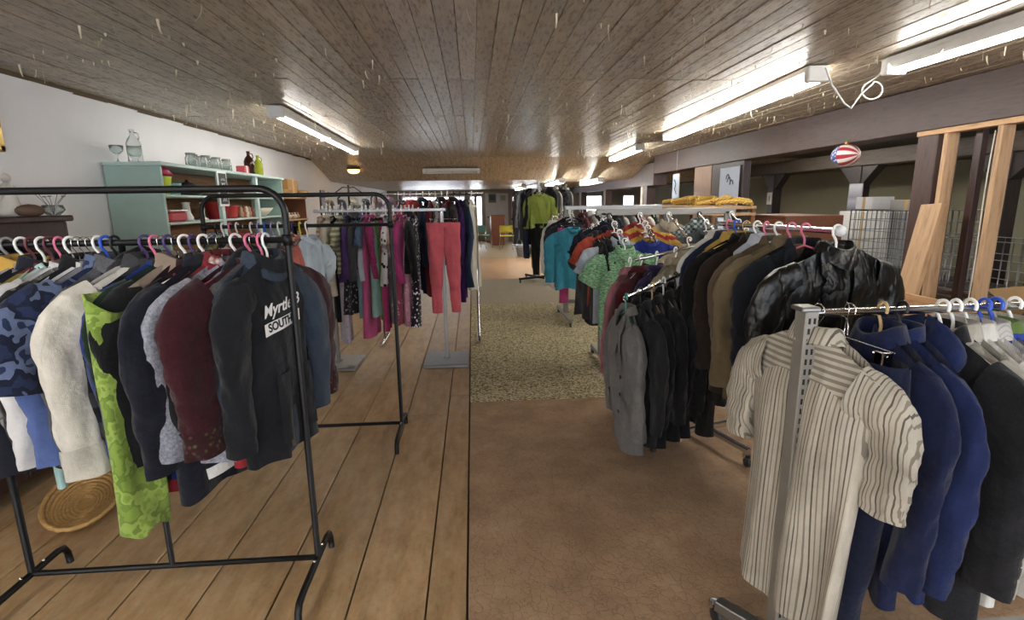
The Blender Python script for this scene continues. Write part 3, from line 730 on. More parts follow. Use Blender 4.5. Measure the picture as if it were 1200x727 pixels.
# ------------------------------------------------------------------ left front rack
black_rack(-1.775, -.668, 1.98, 'black tube garment rack holding sweatshirts before the dark cabinet')
P1 = 'on the rack before the dark cabinet'
blk, navy_, char = '15161a', '171b30', '34353a'
fp = fab
r1 = [  # u of the hook along the rail, garment
 (312, ('hoodie', fp('1c1f26'), 'black printed hoodie', dict(yaw=.16, L=.74, W=.205, seed=11), 'plastic', 'white')),
 (306, ('jacket', fp('3d4a5c'), 'steel blue jacket', dict(L=.74, T=.04, W=.18), 'plastic', 'pink')),
 (297, ('sweater', fp('6c6a6b', 'heather', '4f4d50'), 'grey sweatshirt with red and white hem bands', dict(L=.74, W=.19, hem=(fp('a3202c'), 4), cuff=fp('a3202c')), 'wire', 'metal')),
 (293, ('sweater', fp('4a1420', 'heather', '3a0f19', None, .5), 'maroon knitted sweater with patterned cuffs', dict(L=.60, W=.27, T=.065, sl=.52, cuff=fp('3a1418', 'floral', '8a4a4a', '6f6a3a', 1.6)), 'plastic', 'pink')),
 (276, ('cardigan', fp('a9abb8', 'heather', '777986', None, .6), 'fuzzy heather grey cardigan', dict(L=.70, W=.25, T=.05), 'plastic', 'white')),
 (258, ('shirt', fp('8b1e2a', 'floral', '2b2a2e', 'd9cfc6', 1.), 'red multicolour print shirt', dict(L=.62, W=.19), 'wire', 'metal')),
 (248, ('jacket', fp('1b1c1f'), 'black jacket with white hem band', dict(L=.76, W=.2, hem=(fp('dad9d6'), 2)), 'wire', 'metal')),
 (238, ('coat', fp('191c2c'), 'long navy fleece coat', dict(L=.82, W=.25, T=.06), 'plastic', 'white')),
 (226, ('sweater', fp('33151d', 'dots', '8a4b52', None, 1.6), 'dark wine speckled sweater', dict(L=.55, W=.19), 'plastic', 'purple')),
 (216, ('dress', fp('86a336', 'camo', '76932e', '98b448', 1.5), 'lime green textured dress', dict(L=.84, W=.062, flare=.35, off=(-.285, -.04), T=.04, detail=False), 'plastic', 'white')),
 (207, ('jacket', fp('17181c', 'yoke', '9c8876'), 'black jacket with beige shoulders', dict(L=.70, sleeve_mat=fp('17181c')), 'wire', 'metal')),
 (198, ('sweater', fp('1f3327'), 'forest green pullover', dict(L=.80, sl=.6, T=.04), 'plastic', 'purple')),
 (190, ('sweater', fp('203a8c'), 'royal blue sweatshirt with a red hem', dict(L=.84, W=.2, sl=.66, hem=(fp('9b1f2c'), 2)), 'wire', 'metal')),
 (181, ('hoodie', fp('3b3c40', 'hstripe', '17181b', None, .6), 'charcoal and black striped hoodie', dict(L=.55, T=.05, W=.19), 'plastic', 'pink')),
 (171, ('jacket', fp('d8d3c6'), 'cream raglan jacket with charcoal bands', dict(L=.58, W=.26, T=.055, trim=fp('45454a'), cuff=fp('c9c4b6'), hem=fp('45454a')), 'plastic', 'purple')),
 (136, ('shirt', fp('6f7076', 'heather', '595a60'), 'grey buttoned shirt', dict(L=.70, W=.2), 'plastic', 'black')),
 (126, ('jacket', fp('2a3860', 'camo', '1c2440', '66769c', 1.), 'blue camouflage padded jacket', dict(L=.5, W=.25, T=.06, sl=.3), 'plastic', 'blue')),
 (117, ('sweater', fp('8b8a8c', 'colorblock', '5a72b0'), 'grey sweatshirt with periwinkle blue panel', dict(L=.6, sleeve_mat=fp('5a72b0')), 'plastic', 'white')),
 (109, ('sweater', fp('d9d8d8'), 'white long-sleeved pullover', dict(L=.62, W=.23), 'wire', 'metal')),
 (101, ('jacket', fp('1b1b1f'), 'plain black fleece jacket', dict(L=.68), 'wire', 'metal')),
 (93, ('cardigan', fp('77756f', 'camo', '5d5b57', '8d8b85', 1.4), 'mottled grey cardigan', dict(L=.64), 'wire', 'metal')),
 (85, ('tee', fp('cfcdcb', 'dots', '2d2d30', None, .45), 'white t-shirt with dark butterfly dots', dict(L=.64), 'plastic', 'white')),
 (72, ('tank', fp('a7cfcb'), 'pale aqua sleeveless top', dict(L=.78), 'plastic', 'pink')),
 (62, ('tee', fp('9a8a35', 'hstripe', '7a2a25', None, .35), 'ochre and brick striped t-shirt', dict(L=.6), 'plastic', 'maroon')),
 (53, ('jacket', fp('202330'), 'navy track jacket', dict(L=.66), 'plastic', 'white')),
 (42, ('sweater', fp('8f8d8a', 'dots', '3a3a3c', None, .6), 'grey sweater with charcoal spots', dict(L=.62), 'plastic', 'maroon')),
 (30, ('shirt', fp('c9c6c4', 'hstripe', 'a3242e', None, 1.3), 'red and white flag-striped shirt', dict(L=.5, sl=.2, sleeve_mat=fp('1d2a5a'), trim=fp('d2a437')), 'plastic', 'white')),
 (14, ('jacket', fp('222226'), 'dull black windbreaker', dict(L=.66), 'plastic', 'grey')),
 (-4, ('sweater', fp('4a3a48'), 'dusty plum sweater', dict(L=.62), 'plastic', 'white')),
 (-22, ('shirt', fp('b9bcc4', 'check', '5a6d94', '34466e', 1.2), 'blue checked shirt', dict(L=.64), 'wire', 'metal')),
]
ux = lambda u: -.751-(310-u)*.00294
X0, X1 = -.70, -1.77
hoods = on_rail((X0, 1.98, 1.378), (X1, 1.98, 1.378), [s for u, s in r1], P1, 'garments on the front black rack', .09, yaw=-.40, seed=4, ts=[(ux(u)-X0)/(X1-X0) for u, s in r1])
# the printed lettering on the black hoodie
def text_mesh(txt, size, mat, parent, loc, shear=0., wt=0.):
    c = bpy.data.curves.new('print', 'FONT'); c.body = txt; c.size = size; c.shear = shear; c.offset = wt; c.extrude = .0004; c.align_x = 'CENTER'
    o = bpy.data.objects.new('print', c); COL.objects.link(o)
    dg = bpy.context.evaluated_depsgraph_get(); me = bpy.data.meshes.new_from_object(o.evaluated_get(dg)); bpy.data.objects.remove(o)
    me.materials.clear(); me.materials.append(mat)
    return me
ink = plain('white_ink', (.85, .85, .85), .7)
gh = Garment(11, .205, .74, .055, slope=.075*.205/.22, scoop=.045, taper=.10)
def print_on(g, root, txt, size, x, z, mat, shear=0., rot=0., wt=0.):
    me = text_mesh(txt, size, mat, root, None, shear, wt)
    for v in me.vertices:
        a, b = v.co.x*math.cos(rot)-v.co.y*math.sin(rot), v.co.x*math.sin(rot)+v.co.y*math.cos(rot)
        p = g.front(x+a, z+b); v.co = (p[0], p[1]-.006-v.co.z, p[2])
    o = link('print', me, root); o['label'] = 'white lettering'; return o
print_on(gh, hoods[0], 'Myrtle B', .060, -.03, -.25, ink, .35, .10, .001)
print_on(gh, hoods[0], 'SOUTH S', .042, -.03, -.305, plain('navy_ink', (.012, .014, .02), .8), 0, .10, .0012)
# white box behind the second line
A = [[(lambda p: (p[0], p[1]-.0045, p[2]))(gh.front(x_, -.313+dz+x_*.10)) for x_ in np.linspace(-.135, .075, 24)] for dz in (0, .022, .044)]
MB().rings(A, False).build('print_box', ink, hoods[0])

# ------------------------------------------------------------------ second black rack
black_rack(-1.60, -.50, 3.32, 'black tube garment rack with pale tops behind the hoodies')
r2 = [
 ('tee', fp('b9c9d6'), 'pale blue t-shirt', dict(L=.62, yaw=-.12, W=.2), 'plastic', 'white'),
 ('tee', fp('d46a5c'), 'coral t-shirt', dict(L=.55), 'plastic', 'yellow'),
 ('shirt', fp('c9b58a', 'check', '9b3a34', 'e0d6c0', 1.3), 'red and cream plaid shirt', dict(L=.6), 'plastic', 'purple'),
 ('sweater', fp('8fa0b4'), 'dusty blue sweater', dict(L=.55), 'plastic', 'lilac'),
 ('tee', fp('dcd7d0', 'hstripe', '7d9a5a'), 'white and green striped t-shirt', dict(L=.55), 'plastic', 'white'),
 ('tee', fp('5f8aa8'), 'denim blue t-shirt', dict(L=.58), 'plastic', 'lilac'),
 ('sweater', fp('9a8fa6'), 'mauve sweater', dict(L=.56), 'plastic', 'blue'),
 ('tank', fp('d98a4a'), 'orange sleeveless top', dict(L=.5), 'plastic', 'lilac'),
 ('tee', fp('3f7fb0'), 'bright blue t-shirt', dict(L=.58), 'plastic', 'white'),
 ('shirt', fp('a8432f'), 'rust red shirt', dict(L=.6), 'wire', 'metal'),
 ('tee', fp('d7c7c0'), 'pale peach t-shirt', dict(L=.56), 'plastic', 'white'),
 ('sweater', fp('58606e'), 'slate sweater', dict(L=.58), 'plastic', 'pink'),
 ('tee', fp('c7c94f'), 'yellow-green t-shirt', dict(L=.54), 'plastic', 'white'),
 ('shirt', fp('6c86a8', 'vstripe', 'e0e0e4'), 'blue striped shirt', dict(L=.62), 'plastic', 'black')]
on_rail((-.98, 3.32, 1.378), (-1.55, 3.32, 1.378), r2, 'on the second black rack', 'garments on the second black rack', .12, seed=8)
r2b = [('cardigan', fp('cfc4ae'), 'ivory cardigan', dict(L=.72), 'plastic', 'white'),
       ('dress', fp('bfb39b', 'floral', 'a08a6a', 'd7cdb8'), 'sand floral dress', dict(L=.8, flare=.1), 'wire', 'metal'),
       ('tank', fp('7fa03c'), 'grass green sleeveless top', dict(L=.4), 'plastic', 'yellow')]
# ------------------------------------------------------------------ chrome rail rack on two plates
gr = empty('rail_rack', (-.8, 4.95, 0)); tag(gr, 'chrome rail rack on two square base plates holding bright girls clothes', 'rack')
for px in (-1.31+.8, -.28+.8):
    b = MB().bbox(px-.21, px+.21, -.22, .24, 0, .035, .008).build('base_plate', steel, gr, smooth=False)
    MB().bbox(px-.03, px+.03, -.005, .055, .035, .05, .004).build('collar', steel, b, smooth=False)
    MB().bbox(px-.016, px+.016, .008, .042, .035, 1.46, .004).build('post', steel, gr, smooth=False)
MB().bbox(-.62, .56, -.01, .022, 1.43, 1.46, .004).build('hanging_rail', steel, gr, smooth=False)
for k in range(18): MB().bbox(-.58+k*.052, -.565+k*.052, -.013, .025, 1.455, 1.468, .002).build('notch', white_plastic, gr, smooth=False)
g1 = [
 ('dress', fp('2a1c2c', 'dots', 'e8e4ea', None, 1.3), 'black dress with white polka dots', dict(L=1.012, W=.14, flare=.25), 'plastic', 'white'),
 ('jacket', fp('1c1b1f'), 'small black velvet jacket', dict(L=0.605, sc=.85), 'plastic', 'white'),
 ('dress', fp('c98aa0', 'floral', 'a3253c', 'e6d3d8', 1.3), 'rose floral dress', dict(L=1.012, W=.13, flare=.3), 'plastic', 'white'),
 ('sweater', fp('b8337c'), 'hot pink long-sleeved top', dict(L=0.572, sc=.9, sl=.58), 'plastic', 'white'),
 ('dress', fp('a84660', 'floral', 'e0c7cf', '6a1c30', 1.2), 'raspberry flowered dress', dict(L=0.990, W=.13), 'plastic', 'lilac'),
 ('tee', fp('d9a79a'), 'peach frilled t-shirt', dict(L=0.616, sc=.85), 'plastic', 'white'),
 ('dress', fp('6f6a72', 'floral', 'cfc6d2', '8a3f64'), 'grey patterned dress', dict(L=0.968, W=.13), 'plastic', 'white'),
 ('tee', fp('e4e0df', 'dots', '26242a', None, .8), 'white and black print t-shirt', dict(L=0.726, sc=.85), 'plastic', 'white'),
 ('leggings', fp('c7397c'), 'hot pink leggings', dict(L=1.012, W=.12), 'clip', 'metal'),
 ('leggings', fp('5a9340'), 'leaf green leggings', dict(L=0.902, W=.11), 'clip', 'metal'),
 ('skirt', fp('8fb6b0'), 'seafoam skirt', dict(L=0.858, W=.12), 'clip', 'metal'),
 ('tee', fp('c43a80', 'heather', '9a2560', None, .3), 'magenta ruffled t-shirt', dict(L=0.660, sc=.85, sl=.4), 'plastic', 'white'),
 ('dress', fp('d2578f'), 'pink sleeveless dress', dict(L=1.100, W=.13), 'plastic', 'white'),
 ('tee', fp('58718f', 'colorblock', 'c9d2da'), 'blue and white panelled t-shirt', dict(L=0.682, sc=.85), 'plastic', 'white'),
 ('leggings', fp('7fa7ae'), 'pale teal leggings', dict(L=0.880, W=.12), 'clip', 'metal'),
 ('jacket', fp('4d4c50'), 'small charcoal jacket', dict(L=0.550, sc=.85), 'plastic', 'black'),
 ('dress', fp('2a2a30', 'floral', 'd8d4d8', 'b9a8c9', 1.1), 'black and white print dress', dict(L=0.880, W=.13), 'plastic', 'white'),
 ('sweater', fp('5a3a7c'), 'violet sweater', dict(L=0.682, sc=.85), 'plastic', 'purple'),
 ('tee', fp('c7c0a0', 'hstripe', '8b8f6a', None, 1.4), 'khaki striped t-shirt', dict(L=0.605, sc=.85), 'plastic', 'white'),
 ('skirt', fp('bdb5c4', 'floral', '8f86a0', 'dcd6de', .8), 'lilac flowered long skirt', dict(L=1.100, W=.13, flare=.3), 'clip', 'metal'),
 ('dress', fp('17161b'), 'plain black long dress', dict(L=0.946, W=.12, flare=.1), 'plastic', 'white'),
 ('tee', fp('d7cbb7'), 'oatmeal t-shirt', dict(L=0.770, sc=.9), 'plastic', 'white'),
 ('cardigan', fp('cdbfa8'), 'cream knitted cardigan', dict(L=0.792, sc=.9), 'plastic', 'white'),
 ('dress', fp('c4a48c', 'hstripe', 'e2d4c4', None, 1.5), 'tan striped dress', dict(L=0.814, W=.12), 'plastic', 'white')]
on_rail((-.52, 4.955, 1.466), (-1.36, 4.955, 1.466), g1, 'on the chrome rail rack', 'girls clothes on the chrome rail rack', .14, seed=12)
hang((-.265, 4.86, 1.44), .12, ('trousers', fp('e0606c'), 'coral pink jeans', dict(L=.82, W=.145), 'clip', 'metal'), 'clipped to the end of the chrome rail rack', 'girls clothes on the chrome rail rack')
# taller rack behind it
hr = empty('rail_rack', (-.30, 5.75, 0)); tag(hr, 'tall chrome rack behind the coral pink jeans', 'rack')
MB().tube([(-.75, 0, 1.6), (.42, 0, 1.6)], .013, 10).build('hanging_rail', chrome, hr)
for px in (-.7, .34):
    MB().tube([(px, 0, .03), (px, 0, 1.6)], .014, 10).build('post', chrome, hr)
    MB().bbox(px-.02, px+.02, -.25, .25, .02, .05, .005).build('foot', chrome, hr, smooth=False)
g2 = [
 ('dress', fp('c9c3b4'), 'off-white slip dress', dict(L=.95, W=.17, flare=.2), 'plastic', 'white'),
 ('dress', fp('2f4060', 'denim', '1f2c48'), 'dark denim pinafore dress', dict(L=.9, W=.2), 'plastic', 'black'),
 ('dress', fp('4d2270'), 'shiny purple satin dress', dict(L=1.05, W=.2, flare=.25), 'plastic', 'black'),
 ('jacket', fp('2c1a17'), 'dark brown velvet jacket', dict(L=.6), 'plastic', 'black'),
 ('sweater', fp('8a2a2e'), 'brick red sweater', dict(L=.6), 'plastic', 'white'),
 ('jacket', fp('24252c'), 'black quilted jacket', dict(L=.62), 'plastic', 'white'),
 ('dress', fp('dcd8d4', 'dots', '33323a', None, .8), 'white dress with black dots', dict(L=.86, W=.19), 'plastic', 'white'),
 ('dress', fp('8c1c30'), 'deep red dress', dict(L=.98, W=.2), 'plastic', 'white'),
 ('coat', fp('1c2844', 'denim', '141c34'), 'navy coat with white buttons', dict(L=.95, W=.21, buttons=white_plastic), 'plastic', 'clear'),
 ('tank', fp('d8452e'), 'orange-red sleeveless top', dict(L=.5), 'plastic', 'clear'),
 ('sweater', fp('e2565e'), 'salmon sweater', dict(L=.56), 'plastic', 'clear'),
 ('dress', fp('2a2630', 'hstripe', 'b9b2bd', None, 1.6), 'black and white striped dress', dict(L=.62, W=.19), 'plastic', 'clear'),
 ('dress', fp('7c2a5c'), 'plum dress', dict(L=1.0, W=.19), 'plastic', 'clear')]
on_rail((.03, 5.75, 1.6), (-.80, 5.75, 1.6), g2, 'on the tall chrome rack', 'dresses on the tall chrome rack', .35, seed=21)

# ------------------------------------------------------------------ right front rack
rf = empty('display_rack', (.95, 1.42, 0)); tag(rf, 'slotted steel display rack holding the striped shirt and navy clothes', 'rack')
up = MB().bbox(-.022, .018, -.03, .022, .06, 1.19, .003).build('upright', pewter, rf, smooth=False)
slot = MB().bbox(-.0035, .0035, -.0006, .0006, -.0085, .0085, .0004).mesh('slot', plain('slot_dark', (.01, .01, .01), .8), False)
for k in range(35):
    for q in (-.009, .006): link('slot', slot, up, (q, -.0302, .14+k*.03))
MB().bbox(-.035, .02, -.034, .026, 1.187, 1.20, .003).build('cap', steel, rf, smooth=False)
MB().tube([(.01, 0, 1.176), (1.45, 0, 1.186)], .0125, 12).build('hanging_rail', chrome, rf)
MB().bbox(1.43, 1.47, -.03, .022, .06, 1.195, .003).build('upright', pewter, rf, smooth=False)
MB().bbox(-.14, .10, -.022, .022, .06, .10, .004).build('foot', steel, rf, (-.03, .06, 0), -.95, smooth=False)
MB().bbox(1.2, 1.5, -.022, .022, .06, .10, .004).build('foot', steel, rf, smooth=False)
MB().bbox(.02, 1.43, -.015, .015, .065, .095, .004).build('base_rail', steel, rf, smooth=False)
caster(rf, (-.11, .18)); caster(rf, (.03, -.04))
P5 = 'on the slotted steel rack'
GF = 'garments on the slotted steel rack'
hang((.992, 1.43, 1.178), PI/2+.16, ('shirt', fp('beb5a4', 'vstripe', '6a6156', '8d8474', .62), 'cream and grey striped shirt', dict(L=.88, W=.235, sl=.34, fold=.026, T=.05, yoke=fp('beb5a4', 'hstripe', '8f877a', None, 3.4)), 'wire', 'metal'), P5, GF)
rfl = [
 (1.20, ('trousers', fp('141d3c'), 'navy trousers', dict(L=.95, W=.19, yaw=.12), 'clip', 'metal')),
 (1.30, ('jacket', fp('18224a'), 'navy blue fleece jacket', dict(L=.78, W=.20, T=.045), 'plastic', 'tan')),
 (1.36, ('hoodie', fp('1d2d60'), 'royal blue fleece top', dict(L=.76, W=.21, T=.045), 'plastic', 'black')),
 (1.485, ('blazer', fp('202024', 'heather', '2c2c31'), 'black and charcoal suit jacket', dict(L=.82, W=.235, T=.055), 'plastic', 'white')),
 (1.525, ('shirt', fp('b9b4a6'), 'putty coloured shirt', dict(L=.7), 'plastic', 'white')),
 (1.570, ('shirt', fp('d9d6cf'), 'crisp white dress shirt', dict(L=.76, W=.235), 'plastic', 'white')),
 (1.615, ('shirt', fp('cfcac0', 'vstripe', 'aeb4c0', None, 1.4), 'white pinstriped shirt', dict(L=.74), 'plastic', 'blue')),
 (1.650, ('polo', fp('2a47b4', 'hstripe', '6a8a3a', None, .5), 'blue polo shirt with green stripe', dict(L=.7), 'plastic', 'blue')),
 (1.660, ('sweater', fp('77777c', 'heather', '5e5e64'), 'mid grey sweater', dict(L=.68), 'plastic', 'grey')),
 (1.710, ('shirt', fp('bdb8a8'), 'stone linen shirt', dict(L=.72), 'plastic', 'white')),
 (1.770, ('sweater', fp('7d2f72'), 'purple sweater', dict(L=.66), 'plastic', 'white')),
 (1.840, ('jacket', fp('3a3f3a'), 'olive grey jacket', dict(L=.7), 'plastic', 'white')),
 (1.910, ('shirt', fp('cac7c2', 'check', '7d8aa8', '4a5a84', 1.), 'pale checked shirt', dict(L=.72), 'plastic', 'white'))]
on_rail((.95, 1.42, 1.178), (2.4, 1.42, 1.188), [s for x_, s in rfl], P5, GF, .06, seed=31, ts=[(x_-1.07)/1.45 for x_, s in rfl])
# spare hangers on the rail
for x_, y_ in ((1.07, 1.2),):
    h = link('hanger', hanger_mesh('plastic' if x_ < 1.05 else 'wire', hmat('white' if x_ < 1.05 else 'metal')), None, (x_, 1.42, 1.18), y_)
    tag(h, 'empty white plastic hanger at the slotted upright' if x_ < 1.05 else 'empty bent wire hanger between the striped shirt and navy trousers', 'hanger')

# ------------------------------------------------------------------ four-way jacket rack
jr = empty('four_way_rack', (1.43, 3.02, 0)); tag(jr, 'chrome four-way rack carrying suit jackets and the leather jacket', 'rack')
J = lambda x_, y_, z_: (x_-1.43, y_-3.02, z_)
MB().bbox(-.02, .02, -.02, .02, .08, 1.40, .004).build('post', steel, jr, smooth=False)
MB().bbox(-.40, .36, -.016, .016, .08, .112, .004).build('foot', chrome, jr, (0, 0, 0), .28, smooth=False)
MB().bbox(-.36, .36, -.016, .016, .08, .112, .004).build('foot', chrome, jr, (0, 0, 0), .28+PI/2, smooth=False)
for r_, a in ((-.39, .28), (.35, .28), (-.35, .28+PI/2), (.35, .28+PI/2)): caster(jr, (r_*math.cos(a), r_*math.sin(a)))
JA, JB = (1.445, 2.02, 1.372), (1.40, 2.98, 1.366)
WA, WB = (.80, 2.74, .985), (1.41, 2.98, 1.165)
MB().tube([J(*JA), J(*JB)], .0125, 10).build('straight_arm', chrome, jr)
MB().ball(J(JA[0]+.004, JA[1]-.012, JA[2]), .022, 12, 8).build('arm_knob', white_plastic, jr)
MB().tube([J(*WA), J(*WB)], .0115, 10).build('sloping_arm', chrome, jr)
for k in range(9):
    q = (k+.3)/9; p = [WA[i]+(WB[i]-WA[i])*q for i in range(3)]; MB().ball(J(p[0], p[1], p[2]+.014), .008, 8, 6).build('stop_ball', white_plastic, jr)
TA, TB = (1.06, 3.40, 1.12), (1.41, 3.05, 1.25)
MB().tube([J(*TA), J(*TB)], .0115, 10).build('sloping_arm', chrome, jr)
PJ = 'on the four-way chrome rack'; GJ = 'jackets on the four-way rack'
leather = fab('121214', None, None, None, 1., .33)
rj = [
 (-.0, ('jacket', leather, 'shiny black leather jacket', dict(L=.66, W=.25, T=.07, fold=.022, yaw=.14, lapels=True), 'plastic', 'white')),
 (.20, ('blazer', fp('20252f'), 'dark slate blazer', dict(L=.76), 'plastic', 'pink')),
 (.30, ('jacket', fp('7c6a4c'), 'light khaki jacket', dict(L=.74), 'plastic', 'pink')),
 (.40, ('blazer', fp('6a5840'), 'tan brown blazer', dict(L=.78, W=.23), 'plastic', 'white')),
 (.50, ('shirt', fp('c3c9d6'), 'ice blue shirt', dict(L=.6, W=.16), 'plastic', 'pink')),
 (.58, ('blazer', fp('33261f'), 'dark chocolate blazer', dict(L=.8), 'plastic', 'white')),
 (.68, ('coat', fp('14130f'), 'black wool overcoat', dict(L=.86, W=.235), 'wood', 'woodc')),
 (.78, ('shirt', fp('c9a23a'), 'mustard yellow shirt', dict(L=.6, W=.17), 'plastic', 'blue')),
 (.86, ('shirt', fp('25304f'), 'ink blue shirt', dict(L=.6, W=.18), 'plastic', 'pink')),
 (.94, ('shirt', fp('d5d2cc'), 'bright white shirt', dict(L=.6, W=.17), 'wire', 'metal'))]
on_rail(JA, JB, [s for q, s in rj], PJ, GJ, .07, seed=41, ts=[q for q, s in rj])
rw = [
 (.02, ('blazer', fp('7c7a77', 'heather', '686663'), 'mid grey blazer', dict(L=.76, W=.2, T=.05), 'plastic', 'teal')),
 (.17, ('blazer', fp('26262a'), 'dark grey pinstripe blazer', dict(L=.76, W=.205, T=.05), 'plastic', 'black')),
 (.29, ('blazer', fp('12131c'), 'midnight navy suit jacket', dict(L=.80, W=.21, T=.05), 'plastic', 'tan')),
 (.41, ('blazer', fp('15151a'), 'black suit jacket', dict(L=.80, W=.215, T=.05), 'plastic', 'clear')),
 (.54, ('blazer', fp('11131d'), 'dark blue-black suit jacket', dict(L=.82, W=.22, T=.055), 'plastic', 'black')),
 (.67, ('blazer', fp('1d1d20'), 'soft black blazer', dict(L=.74, W=.22), 'plastic', 'white')),
 (.82, ('coat', fp('211e1d'), 'long black-brown coat', dict(L=.88, W=.225), 'plastic', 'black'))]
on_rail(WA, WB, [s for q, s in rw], PJ, GJ, .06, seed=43, yaw=-.33, ts=[q for q, s in rw])
rt = [
 (-.08, ('shirt', fp('b06d78'), 'dusty rose shirt', dict(L=.88, W=.19), 'plastic', 'white')),
 (.08, ('coat', fp('5c141f'), 'wine red robe', dict(L=.82, W=.22), 'plastic', 'white')),
 (.30, ('sweater', fp('392a63'), 'indigo sweater', dict(L=.74, W=.20), 'plastic', 'white')),
 (.55, ('shirt', fp('b4a58b'), 'beige safari shirt', dict(L=.74, W=.23, T=.05), 'plastic', 'white'))]
on_rail(TA, TB, [s for q, s in rt], PJ, GJ, .06, seed=44, ts=[q for q, s in rt])

# ------------------------------------------------------------------ shirt gondola with sloping arms
ga = empty('gondola_rack', (1.75, 4.72, 0)); tag(ga, 'grey steel gondola rack with sloping arms of polo shirts', 'rack')
MB().bbox(-.65, .63, -.018, .018, 1.375, 1.43, .004).build('top_bar', pewter, ga, smooth=False)
for px in (-.58, .0, .56):
    u_ = MB().bbox(px-.028, px+.028, -.018, .018, .09, 1.40, .004).build('upright', pewter, ga, smooth=False)
    for k in range(20): link('slot', slot, u_, (px, -.0183, .5+k*.04))
    MB().bbox(px-.02, px+.02, -.36, .36, .06, .10, .004).build('foot', pewter, ga, smooth=False)
    for yy in (-.34, .34): caster(ga, (px, yy))
MB().bbox(-.58, .56, -.015, .015, .2, .24, .004).build('base_rail', pewter, ga, smooth=False)
PA = 'on the grey gondola rack'; GA = 'shirts on the gondola rack'
arms = [(1.21, 1.255), (1.49, 1.51), (1.75, 1.80), (2.03, 2.08), (2.33, 2.36)]
sets = [
 [('polo', fp('74ad7c', 'tiedye', '3f8a5c', 'b0d6aa', 1.2), 'green space-dyed polo shirt', dict(W=.235, L=.68, fold=.010), 'plastic', 'white'),
  ('polo', fp('a9b3bc'), 'pale blue-grey polo shirt', dict(W=.25, L=.72), 'plastic', 'white'),
  ('tee', fp('b8452a'), 'burnt orange t-shirt', dict(W=.25, L=.74), 'plastic', 'white'),
  ('polo', fp('1e2130'), 'dark navy polo shirt', dict(L=.72), 'plastic', 'black')],
 [('tee', fp('2b3f9a'), 'cobalt blue t-shirt', dict(L=.62), 'plastic', 'black'),
  ('tee', fp('c08f22'), 'golden yellow t-shirt', dict(L=.66, W=.25), 'plastic', 'white'),
  ('tee', fp('b02a2c', 'floral', 'e6dcd2', 'b02a2c', .4), 'scarlet t-shirt with white lettering blots', dict(L=.66, W=.25), 'plastic', 'white'),
  ('tee', fp('d0a02c'), 'amber t-shirt', dict(L=.64), 'wire', 'metal'),
  ('tee', fp('9e2f2c'), 'faded red t-shirt', dict(L=.64), 'plastic', 'white')],
 [('shirt', fp('a3957c'), 'sand coloured shirt', dict(L=.72), 'plastic', 'white'),
  ('shirt', fp('a89a84'), 'taupe shirt', dict(L=.7), 'plastic', 'white')],
 [('shirt', fp('3c4a5c'), 'slate blue work shirt', dict(L=.7), 'plastic', 'black'),
  ('shirt', fp('c9c3b8'), 'ecru shirt', dict(L=.72), 'wire', 'metal'),
  ('tee', fp('44484c'), 'washed black t-shirt', dict(L=.68), 'plastic', 'white'),
  ('shirt', fp('7d8a86', 'check', '4f5c60', 'aab4b0', 1.2), 'sage plaid shirt', dict(L=.7), 'plastic', 'black')],
 [('shirt', fp('1f2c4c'), 'deep blue work shirt', dict(L=.7), 'plastic', 'white'),
  ('shirt', fp('cfd3d6'), 'white and silver shirt', dict(L=.7), 'plastic', 'white'),
  ('polo', fp('2d3b66'), 'blue polo shirt', dict(L=.7), 'plastic', 'white'),
  ('tee', fp('8a9096'), 'light grey t-shirt', dict(L=.66), 'plastic', 'clear')]]
for (xa, xb), ss in zip(arms, sets):
    p0, p1 = (xb, 4.30, 1.165), (xa, 4.71, 1.385)
    MB().tube([(xb-1.75, 4.28-4.72, 1.165+.012), (xb-1.75, 4.30-4.72, 1.165), (xa-1.75, -.01, 1.385)], .009, 8).build('sloping_arm', chrome, ga)
    for k in range(6): MB().ball((xb-1.75+(xa-xb)*k/6, -.42+.4*k/6, 1.18+.22*k/6), .008, 8, 6).build('stop_ball', chrome, ga)
    on_rail(p0, p1, ss, PA, GA, .07, seed=int(xa*100), ts=[(.32 if abs(xa-1.49) < .01 else .04)+(.62 if abs(xa-1.49) < .01 else .9)*k/max(1, len(ss)-1) for k in range(len(ss))])
MB().tube([(-.55, -.02, 1.36), (-.79, -.1, 1.24)], .009, 8).build('sloping_arm', chrome, ga)
on_rail((.985, 4.63, 1.25), (1.17, 4.69, 1.34), [
 ('polo', fp('3a3a3e'), 'charcoal polo shirt', dict(L=.72, W=.22), 'plastic', 'black'),
 ('shirt', fp('232326'), 'black short-sleeved shirt', dict(L=.8, W=.24, sl=.24), 'plastic', 'white'),
 ('tee', fp('2a2b30'), 'faded black t-shirt', dict(L=.8, W=.24), 'plastic', 'white'),
 ('polo', fp('1b2034'), 'navy golf shirt', dict(L=.82, W=.24), 'plastic', 'white')], PA, GA, .1, seed=77, yaw=-.1)

# ------------------------------------------------------------------ rack of the blue sweater
gb = empty('gondola_rack', (1.75, 6.62, 0)); tag(gb, 'grey steel gondola rack ending in the turquoise sweater', 'rack')
MB().bbox(-.60, .62, -.05, -.01, 1.40, 1.45, .004).build('top_bar', steel, gb, smooth=False)
MB().bbox(-.60, .62, .02, .06, 1.40, 1.45, .004).build('top_bar', steel, gb, smooth=False)
for px in (-.58, .56):
    MB().bbox(px-.03, px+.03, -.02, .02, .10, 1.42, .004).build('upright', pewter, gb, smooth=False)
    MB().bbox(px-.04, px-.0, -.46, .50, .06, .105, .004).build('foot', pewter, gb, smooth=False)
    for yy in (-.43, .46): caster(gb, (px-.02, yy))
MB().bbox(-.58, .56, -.018, .018, .22, .27, .004).build('base_rail', pewter, gb, smooth=False)
MB().tube([(-.55, -.03, 1.40), (-.58, -.50, 1.24)], .01, 8).build('sloping_arm', chrome, gb)
